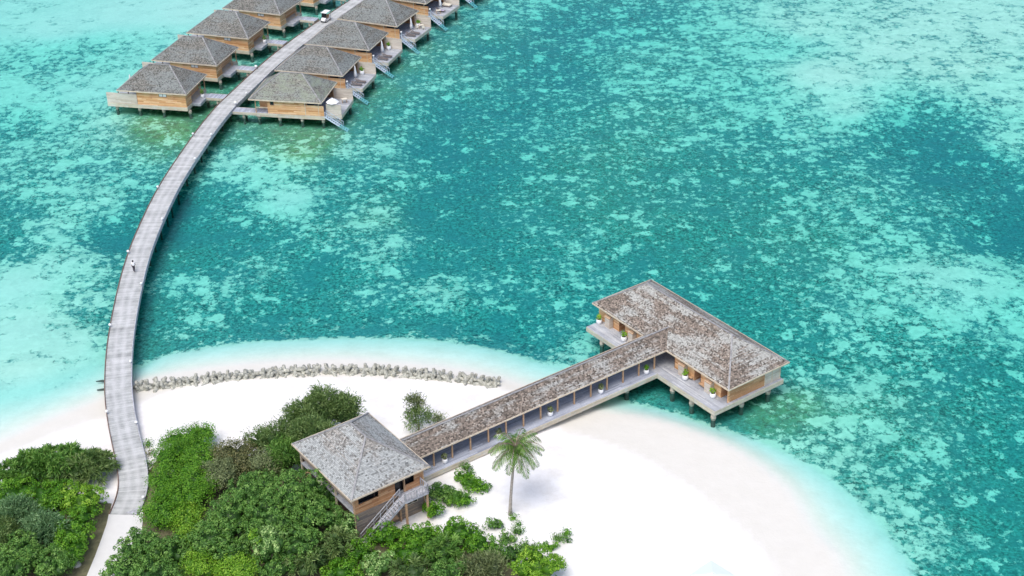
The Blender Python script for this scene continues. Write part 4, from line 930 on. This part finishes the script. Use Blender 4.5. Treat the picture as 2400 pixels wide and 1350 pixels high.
# ------------------------------------------------------------------ person walking on the jetty
def person():
    foot = at(315, 637, 1.65); i = int(np.argmin(((cen[:, :2]-foot[:2])**2).sum(1))); a = math.atan2(tan[i][1], tan[i][0])
    r = empty('person', (foot[0], foot[1], 1.65), a, 'person in a white shirt and dark trousers walking along the jetty', 'person')
    J = {'pel': (0, 0, .95, .15, .12), 'wst': (.01, 0, 1.1, .13, .1), 'chs': (.03, 0, 1.33, .17, .115), 'nkb': (.04, 0, 1.5, .07, .07), 'nk': (.05, 0, 1.56, .052, .052), 'hd': (.06, 0, 1.66, .082, .09), 'tp': (.06, 0, 1.77, .06, .065),
         'shl': (.03, .19, 1.44, .06, .06), 'ell': (-.08, .25, 1.17, .043, .043), 'wrl': (-.02, .27, .94, .03, .03), 'hnl': (.01, .27, .86, .038, .025),
         'shr': (.03, -.19, 1.44, .06, .06), 'elr': (.1, -.25, 1.18, .043, .043), 'wrr': (.25, -.25, .98, .03, .03), 'hnr': (.3, -.25, .91, .038, .025),
         'hpl': (0, .1, .9, .1, .09), 'knl': (.14, .1, .52, .06, .06), 'anl': (.1, .1, .1, .042, .042), 'tol': (.27, .1, .04, .04, .03),
         'hpr': (0, -.1, .9, .1, .09), 'knr': (-.04, -.1, .5, .06, .06), 'anr': (-.3, -.1, .16, .042, .042), 'tor': (-.2, -.1, .04, .04, .03)}
    E = [('pel', 'wst'), ('wst', 'chs'), ('chs', 'nkb'), ('nkb', 'nk'), ('nk', 'hd'), ('hd', 'tp'), ('chs', 'shl'), ('shl', 'ell'), ('ell', 'wrl'), ('wrl', 'hnl'), ('chs', 'shr'), ('shr', 'elr'), ('elr', 'wrr'), ('wrr', 'hnr'), ('pel', 'hpl'), ('hpl', 'knl'), ('knl', 'anl'), ('anl', 'tol'), ('pel', 'hpr'), ('hpr', 'knr'), ('knr', 'anr'), ('anr', 'tor')]
    def skin(name, keys, mat, grow=0.0, root='pel', sub=2):
        ks = [k_ for k_ in J if k_ in keys]; me = bpy.data.meshes.new(name)
        me.from_pydata([J[k_][:3] for k_ in ks], [(ks.index(a_), ks.index(b_)) for a_, b_ in E if a_ in keys and b_ in keys], [])
        o = bpy.data.objects.new(name, me); COL.objects.link(o); o.parent = r
        md = o.modifiers.new('skin', 'SKIN'); md.use_smooth_shade = True
        sv = me.skin_vertices[0].data if me.skin_vertices else None
        if sv is None: return o
        for j, k_ in enumerate(ks): sv[j].radius = (J[k_][3]+grow, J[k_][4]+grow)
        sv[ks.index(root)].use_root = True
        s_ = o.modifiers.new('sub', 'SUBSURF'); s_.levels = sub; s_.render_levels = sub
        me.materials.append(MT[mat]); return o
    def withskin(*a, **k):
        return skin(*a, **k)
    # skin layer must exist first: make it through bmesh
    import bmesh
    _from = bpy.types.Mesh.from_pydata
    def skin2(name, keys, mat, grow=0.0, root='pel'):
        ks = [k_ for k_ in J if k_ in keys]; bm = bmesh.new(); ly = bm.verts.layers.skin.verify(); vs = []
        for k_ in ks:
            v_ = bm.verts.new(J[k_][:3]); v_[ly].radius = (J[k_][3]+grow, J[k_][4]+grow); v_[ly].use_root = (k_ == root); vs.append(v_)
        for a_, b_ in E:
            if a_ in keys and b_ in keys: bm.edges.new((vs[ks.index(a_)], vs[ks.index(b_)]))
        me = bpy.data.meshes.new(name); bm.to_mesh(me); bm.free(); me.materials.append(MT[mat])
        o = bpy.data.objects.new(name, me); COL.objects.link(o); o.parent = r
        md = o.modifiers.new('skin', 'SKIN'); md.use_smooth_shade = True
        s_ = o.modifiers.new('sub', 'SUBSURF'); s_.levels = 2; s_.render_levels = 2; return o
    skin2('body', list(J), 'skin'); skin2('shirt', ['pel', 'wst', 'chs', 'nkb', 'shl', 'ell', 'shr', 'elr'], 'cloth', .025, 'pel')
    skin2('trousers', ['pel', 'hpl', 'knl', 'anl', 'hpr', 'knr', 'anr'], 'trouser', .018, 'pel')
    h_ = MB(); h_.lathe([(0, 1.83), (.07, 1.815), (.115, 1.75), (.118, 1.67), (.1, 1.6), (.085, 1.58)], .045, 0, 14); h_.build('hair', 'hair', r, True)
    fc = MB(); fc.bar((.14, -.04, 1.68), (.15, -.02, 1.68), .02, .012).bar((.14, .02, 1.68), (.15, .04, 1.68), .02, .012).bar((.15, 0, 1.62), (.165, 0, 1.65), .02, .03); fc.build('face', 'skin', r)
person()

# ------------------------------------------------------------------ beach parasol at the lower edge
c = at(1670, 1347, 2.5)
o = empty('parasol', (c[0], c[1], GL), 0, 'pale blue square beach parasol on white sand at the bottom edge', 'parasol')
MB().tube([(0, 0, -.1), (0, 0, 1.72)], .04, 8).build('pole', 'white', o)
m = MB(); q = 2.3; ang = [R(90*k+86) for k in range(4)]; cs = [(q*math.cos(a), q*math.sin(a), 1.5) for a in ang]
for k in range(4):
    a, b = cs[k], cs[(k+1) % 4]; m.face([a, b, (0, 0, 1.78)]); m.face([b, a, (0, 0, 1.74)])
    m.face([(a[0], a[1], 1.38), (b[0], b[1], 1.38), b, a])
m.build('canopy', 'parasolblue', o); MB().lathe([(0, 1.77), (.1, 1.79), (.08, 1.87), (0, 1.89)]).build('finial', 'white', o, True)
p = at(180, 1325, GL); m = MB(); m.lathe([(0, .5), (.3, .45), (.48, .25), (.5, 0)], n=9); o = m.build('boulder', 'tetra', None, True); o.location = (p[0], p[1], GL-.05); tag(o, 'rounded pale boulder at the edge of the shrubs beside the sand path', 'rock')

# ------------------------------------------------------------------ planting
G1 = 'broad shrubs left of the path'; G2 = 'shrubs between path and beach house'; G3 = 'small shrubs on the beach'
# left of the path
shrub('pandanus', 60, 1115, 3.4, 2.6, 1.7, 'spiky', 'dark', 'dark green spiky pandanus clump nearest the left edge, by the sand', 'shrub', G1, 6, dens=1.5)
shrub('pandanus', 140, 1088, 4.0, 2.8, 1.9, 'spiky', 'dark', 'wide dark green spiky pandanus clump topping the left thicket', 'shrub', G1, 7, dens=1.5)
shrub('pandanus', 213, 1098, 2.6, 2.6, 1.8, 'spiky', 'needle', 'grey-green spiky pandanus beside the left kerb of the jetty', 'shrub', G1, 5, dens=1.5)
shrub('shrub', 25, 1160, 2.9, 2.6, 1.6, 'round', 'bright', 'bright green shrub under the pandanus at the left edge', 'shrub', G1)
shrub('shrub', 110, 1172, 3.4, 2.8, 1.7, 'round', 'bright', 'bright green shrub in the middle of the left thicket', 'shrub', G1, 6)
shrub('shrub', 193, 1178, 2.7, 2.7, 1.8, 'round', 'lime', 'yellow-green shrub leaning towards the jetty foot', 'shrub', G1)
shrub('shrub', 170, 1240, 2.8, 3.0, 1.8, 'round', 'bright', 'bright green shrub beside the bare soil strip', 'shrub', G1)
shrub('shrub', 165, 1293, 1.9, 2.4, 1.5, 'round', 'bright', 'narrow bright green shrub above the boulder', 'shrub', G1)
shrub('silver_shrub', 42, 1212, 2.1, 1.8, 2.3, 'feather', 'blue', 'blue-grey feathery shrub rising at the left edge', 'shrub', G1, 5, dens=1.3)
shrub('silver_shrub', 105, 1250, 1.9, 1.7, 2.2, 'feather', 'blue', 'blue-grey feathery shrub in front of the bright green thicket', 'shrub', G1, 5, dens=1.3)
shrub('silver_shrub', 5, 1262, 2.0, 1.8, 2.0, 'feather', 'needle', 'grey-green feathery shrub cut by the left edge', 'shrub', G1, 5, dens=1.3)
shrub('shrub', 50, 1305, 3.0, 2.4, 2.2, 'round', 'dark', 'dark green shrub in the lower left corner area', 'shrub', G1, 6)
shrub('shrub', 118, 1328, 2.6, 2.2, 1.9, 'round', 'dark', 'dark green shrub beside the boulder at the bottom edge', 'shrub', G1, 6)
shrub('shrub', 10, 1350, 2.6, 2.4, 2.2, 'round', 'dark', 'dark green shrub filling the bottom left corner', 'shrub', G1, 6)
# hedge right of the jetty foot
shrub('shrub', 450, 1032, 3.3, 2.4, 1.5, 'fine', 'bright', 'fine-leaved bright green shrub at the beach end of the hedge', 'shrub', G2, 6)
shrub('shrub', 398, 1068, 2.1, 3.0, 1.6, 'fine', 'bright', 'fine-leaved green shrub lining the jetty kerb near the beach', 'shrub', G2, 5)
shrub('shrub', 470, 1090, 2.7, 3.0, 1.9, 'fine', 'bright', 'bright green shrub behind the dead twigs of the hedge', 'shrub', G2, 6)
shrub('shrub', 385, 1135, 1.8, 3.2, 1.7, 'fine', 'bright', 'bright green shrub against the jetty bend', 'shrub', G2, 5)
shrub('shrub', 448, 1155, 3.0, 3.2, 2.1, 'fine', 'bright', 'broad bright green shrub in the middle of the hedge', 'shrub', G2, 7)
shrub('shrub', 385, 1200, 2.4, 2.6, 1.7, 'fine', 'bright', 'bright green shrub at the landward foot of the jetty', 'shrub', G2, 6)
shrub('shrub', 440, 1222, 2.2, 2.2, 1.6, 'fine', 'lime', 'yellow-green shrub at the lower end of the hedge', 'shrub', G2, 5)
shrub('shrub', 560, 1078, 2.9, 2.6, 2.2, 'fine', 'brownish', 'brown-green dry shrub between hedge and feathery trees', 'shrub', G2, 6)
shrub('shrub', 520, 1120, 2.2, 2.4, 2.0, 'fine', 'olive', 'olive dry shrub on the hedge side of the brown one', 'shrub', G2, 5)
shrub('shrub', 628, 1090, 2.4, 2.2, 2.3, 'fine', 'olive', 'olive dry shrub below the feathery trees', 'shrub', G2, 5)
# feathery trees behind the house
for px, py, rx, ry, rz, t_ in ((765, 962, 2.6, 2.2, 3.2, 'tallest feathery tree behind the beach house roof'), (812, 975, 2.0, 1.8, 2.8, 'feathery tree on the right beside the house roof'), (708, 992, 2.4, 2.0, 2.6, 'feathery tree on the left of the tallest one'), (660, 1028, 2.2, 2.0, 2.3, 'low feathery tree stepping down to the sand'), (735, 1030, 3.0, 2.4, 3.0, 'broad feathery tree against the left roof slope'), (610, 1040, 1.6, 1.5, 1.5, 'small feathery tree at the sand edge')):
    shrub('ironwood_tree', px, py, rx, ry, rz, 'feather', 'needle', 'grey-green '+t_, 'tree', 'feathery trees behind the beach house', 8, zc=GL+rz*1.15, dens=.85, irr=1.0)
shrub('ironwood_tree', 675, 1075, 2.6, 2.2, 2.2, 'feather', 'dark', 'dark green feathery tree left of the house corner', 'tree', 'feathery trees behind the beach house', 6, zc=3.2, dens=1.2)
# big round-leaved trees left of the house
big = [(600, 1160, 3.2, 3.0, 2.5, 4.0, 'spreading towards the olive shrubs'), (690, 1165, 3.4, 3.0, 2.6, 4.6, 'beside the corner of the beach house'), (545, 1215, 3.1, 2.8, 2.3, 3.6, 'at the lower side of the hedge'), (640, 1225, 3.2, 2.9, 2.5, 4.2, 'in the centre of the thicket'), (730, 1215, 2.9, 2.7, 2.4, 4.2, 'under the stair side of the house'), (765, 1160, 1.5, 1.5, 1.4, 3.6, 'pressed against the open side of the house'), (500, 1262, 2.8, 2.5, 2.0, 3.0, 'beside the yellow-green patch'), (700, 1280, 2.6, 2.4, 2.1, 3.6, 'above the bottom edge, below the stair side')]
for px, py, rx, ry, rz, zc, t_ in big:
    shrub('broadleaf_tree', px, py, rx, ry, rz, 'round', 'dark', 'dark green round-leaved tree '+t_, 'tree', 'round-leaved trees left of the beach house', 7, zc=zc)
shrub('broadleaf_tree', 632, 1278, 1.9, 1.8, 1.9, 'round', 'speckled', 'round-leaved tree with yellow new leaves amid the dark trees', 'tree', 'round-leaved trees left of the beach house', 5, zc=4.6)
shrub('broadleaf_tree', 598, 1262, .75, .7, .8, 'round', 'lime', 'small bright yellow leaf tuft standing out of the dark trees', 'tree', 'round-leaved trees left of the beach house', 3, zc=5.2)
shrub('shrub', 800, 1238, 2.0, 1.9, 1.7, 'round', 'speckled', 'yellow-speckled round bush at the foot of the outside stair', 'shrub', G2, 5, zc=2.6)
# lower band
low = [(330, 1292, 2.7, 2.2, 1.9, 'round', 'dark', 'dark green shrub bulging over the sand path'), (290, 1335, 2.4, 2.0, 1.8, 'round', 'dark', 'dark green shrub at the bottom edge by the path'), (395, 1300, 2.3, 2.2, 1.8, 'round', 'dark', 'mid green shrub above the lower edge of the thicket'), (372, 1350, 2.6, 2.2, 1.9, 'round', 'dark', 'dark shrub on the bottom edge right of the path'), (440, 1268, 1.6, 1.6, 1.4, 'fine', 'lime', 'small yellow-green shrub between two dark trees'), (470, 1330, 2.2, 2.0, 1.6, 'fine', 'lime', 'yellow-green shrub at the bottom edge, left part'), (545, 1300, 2.4, 2.0, 1.8, 'round', 'dark', 'mid green shrub under the yellow tuft'), (560, 1342, 2.4, 2.0, 1.8, 'fine', 'lime', 'yellow-green shrub cut by the bottom edge'), (640, 1330, 2.4, 2.1, 1.8, 'round', 'dark', 'dark shrub near the bottom edge below the speckled tree'),
 (720, 1325, 2.2, 2.0, 1.7, 'spiky', 'needle', 'grey-green spiky shrub at the bottom edge below the stair'), (790, 1290, 2.1, 1.9, 1.7, 'spiky', 'needle', 'grey-green spiky shrub in front of the yellow-speckled bush'), (800, 1345, 2.2, 1.9, 1.6, 'round', 'bright', 'green shrub cut by the bottom edge left of the speckled bush'), (885, 1330, 1.8, 1.6, 1.6, 'round', 'speckled', 'round pale-speckled bush at the bottom edge'), (900, 1258, 2.1, 1.6, 1.3, 'round', 'bright', 'bright green shrub at the foot of the beach house wall'), (985, 1258, 2.3, 1.8, 1.4, 'round', 'bright', 'bright green shrub below the balcony pillars'), (1075, 1250, 2.4, 1.8, 1.4, 'round', 'bright', 'bright green shrub with its top edge on the white sand'), (1130, 1282, 1.9, 1.6, 1.3, 'round', 'bright', 'green shrub at the right end of the bright band'), (955, 1300, 2.5, 1.8, 1.5, 'round', 'bright', 'green shrub behind the round speckled bush'), (1040, 1300, 2.2, 1.8, 1.5, 'spiky', 'dark', 'spiky dark shrub in the right part of the thicket'), (840, 1298, 1.7, 1.5, 1.4, 'round', 'bright', 'green shrub left of the bright band'), (970, 1345, 2.0, 1.7, 1.5, 'spiky', 'needle', 'grey-green spiky shrub cut by the bottom edge'), (1050, 1345, 2.0, 1.7, 1.5, 'round', 'dark', 'dark shrub on the bottom edge left of the olive one'), (1130, 1335, 2.2, 1.8, 1.6, 'feather', 'olive', 'olive feathery shrub at the bottom edge'), (1195, 1300, 1.7, 1.4, 1.2, 'round', 'dark', 'dark green shrub behind the large yellow-green bush'), (1262, 1332, 3.2, 2.4, 2.1, 'round', 'lime', 'large yellow-green bush at the right end of the thicket'), (1235, 1288, 1.3, 1.0, .8, 'fine', 'dark', 'low dark creeper patch on the sand above the yellow-green bush')]
for px, py, rx, ry, rz, st, kd, lb in low: shrub('shrub', px, py, rx, ry, rz, st, kd, lb, 'shrub', G2, 6)
# beach bushes
bb = [(1094, 1097, .45, .4, .38, 'dark', 'small round dark bush, topmost of those on the sand'), (1082, 1118, .62, .55, .42, 'bright', 'small bright bush just below the topmost one'), (1098, 1131, 1.1, .9, .55, 'bright', 'left half of the pair of green bushes below the small bright bush'), (1122, 1142, .95, .85, .5, 'bright', 'right half of the pair of green bushes below the small bright bush'), (1030, 1156, 1.35, 1.1, .75, 'dark', 'dark bush nearest the balcony of the beach house'), (1062, 1165, 1.1, 1.0, .65, 'dark', 'middle dark bush right of the one by the balcony'), (1084, 1174, 1.15, .85, .6, 'bright', 'green bush at the right end of the dark row'), (1012, 1196, 1.0, .9, .8, 'bright', 'green bush hugging the balcony pillar'), (1000, 1108, .35, .3, .3, 'dark', 'tiny bush at the edge of the walkway by the house roof'), (1160, 1231, .8, .6, .45, 'dark', 'small dark bush on the sand left of the palm foot'), (1213, 1246, .5, .4, .3, 'dark', 'little bush on the sand below the palm foot'), (1213, 1228, .25, .22, .2, 'bright', 'tiny tuft between the palm foot and the little bush'), (1202, 1214, .2, .18, .16, 'bright', 'tiny tuft at the palm foot'), (1190, 1262, .7, .5, .35, 'dark', 'low dark bush at the edge of the thicket below the palm'), (1325, 1250, .35, .3, .25, 'bright', 'tiny sprig farthest right on the sand'), (1308, 1262, .5, .4, .3, 'dark', 'small sprig on the sand right of the creeper patch'), (1292, 1282, .7, .5, .35, 'bright', 'small bright sprig above the large yellow-green bush'), (1330, 1268, .3, .26, .2, 'dark', 'tiny dark sprig beside the farthest right one'), (1103, 1109, .22, .2, .15, 'bright', 'tiny tuft beside the topmost round bush')]
for px, py, rx, ry, rz, kd, lb in bb:
    shrub('bush', px, py, rx*1.22, ry*1.15, rz*1.2, 'round' if rx > .6 else 'fine', kd, lb, 'bush', G3, 4 if rx > .4 else 2, g=GL-.05, dens=1.5 if rx > .4 else 3)
shrub('sapling', 980, 985, 1.7, 1.4, 1.5, 'feather', 'needle', 'young ragged feathery tree alone on the sand between breakwater and walkway', 'tree', None, 6, zc=GL+1.35, dens=1.3, core=False, irr=1.1)
shrub('sapling', 972, 945, .75, .6, .9, 'feather', 'olive', 'thin upper shoot of a young feathery tree near the breakwater', 'tree', None, 3, zc=GL+2.8, dens=1.8, core=False, irr=.8)
shrub('bush', 1026, 984, .5, .4, .35, 'feather', 'olive', 'small tuft right of the ragged young tree on the sand', 'bush', G3, 2, dens=1.6, core=False)
for i, (px, py) in enumerate([(346, 1040), (349, 1062), (350, 1085), (350, 1108), (350, 1128)]):
    shrub('kerb_weed', px, py, .3, .45, .3, 'fine', 'brownish' if i % 2 else 'bright', f'weed tuft along the right jetty kerb, {["first","second","third","fourth","last"][i]} from the beach', 'weed', 'weeds along the jetty kerb', 2, dens=1.6, core=False)
# dead twigs
p = at(398, 1108, 3.3); m = MB()
for a, b_ in (((0, 0, 0), (-.3, .1, .7)), ((0, 0, 0), (.25, 0, .9)), ((.12, 0, .45), (.5, .1, .8)), ((-.15, .05, .35), (-.55, 0, .6))): m.tube([a, b_], [.035, .015], 5)
o = m.build('dead_branch', 'palmbark'); o.location = tuple(p-[0, 0, .5]); tag(o, 'bare grey forked branch sticking out of the hedge beside the jetty', 'branch')

# coconut palm
base = at(1196, 1206, GL); top = at(1209, 1048, 9.2)
pr = empty('palm_tree', base, 0, 'coconut palm with drooping fronds standing alone on the white sand', 'palm tree')
tv = top-base; m = MB(); pts = [Vector((tv[0]*t**1.5, tv[1]*t**1.5, tv[2]*t-.1*(t == 0))) for t in np.linspace(0, 1, 9)]
m.tube(pts, [.26, .19, .165, .155, .15, .14, .135, .13, .15], 10); m.build('trunk', 'palmbark', pr, True)
hd = Vector(tv)
m = MB()
for k in range(5): a = k*1.25; m.lathe([(0, -.13), (.12, -.06), (.12, .06), (0, .13)], .2*math.cos(a), .2*math.sin(a), 8)
m.v = [(x+hd.x, y+hd.y, z+hd.z-.25) for x, y, z in m.v]; m.build('coconut', 'bark', pr, True)
def frond(az_, el, L, droop, dead=False):
    sp = []; p = hd.copy(); d = Vector((math.cos(az_)*math.cos(el), math.sin(az_)*math.cos(el), math.sin(el))); n = 12
    for i in range(n+1):
        sp.append(p.copy()); p = p+d*(L/n); d = (d+Vector((0, 0, -droop/n*(1+i*.12)))).normalized()
    m = MB(); m.tube(sp, [.05*(1-i/(n+1))+.012 for i in range(n+1)], 5); rib = m.build('frond', 'palmbark' if dead else 'bark', pr)
    V = []; T = []
    for i in range(1, n*4):
        t = i/(n*4); j = min(int(t*n), n-1); q = sp[j].lerp(sp[j+1], t*n-j); dd = (sp[j+1]-sp[j]).normalized(); sd_ = dd.cross(Vector((0, 0, 1))); sd_ = sd_.normalized() if sd_.length > .1 else Vector((1, 0, 0))
        ll = 1.1*math.sin(math.pi*min(1, t*.85+.15))**.6*L/3.6
        for sg in (-1, 1):
            e = (sd_*sg+dd*.55+Vector((0, 0, -.45-random.random()*.5-(.8 if dead else 0)))).normalized()*ll*random.uniform(.8, 1.1); wv = dd*.035
            V += [q-wv*.5, q+e*.5-wv, q+e, q+e*.5+wv]; T += [random.gauss(.5 if not dead else .95, .22)]*4
    raw_quads('leaflets', np.array([tuple(v) for v in V]), np.array(T), 'leaf_palm' if not dead else 'leaf_brownish', None, rib)
for k in range(25):
    a = k*2.399+.3; el = R(66-3.9*k); frond(a, el, random.uniform(3.1, 4.1), .95+random.uniform(.0, .75))
for a in (1.7, 1.3, 2.1): frond(a, R(35), 2.3, 1.6, True)
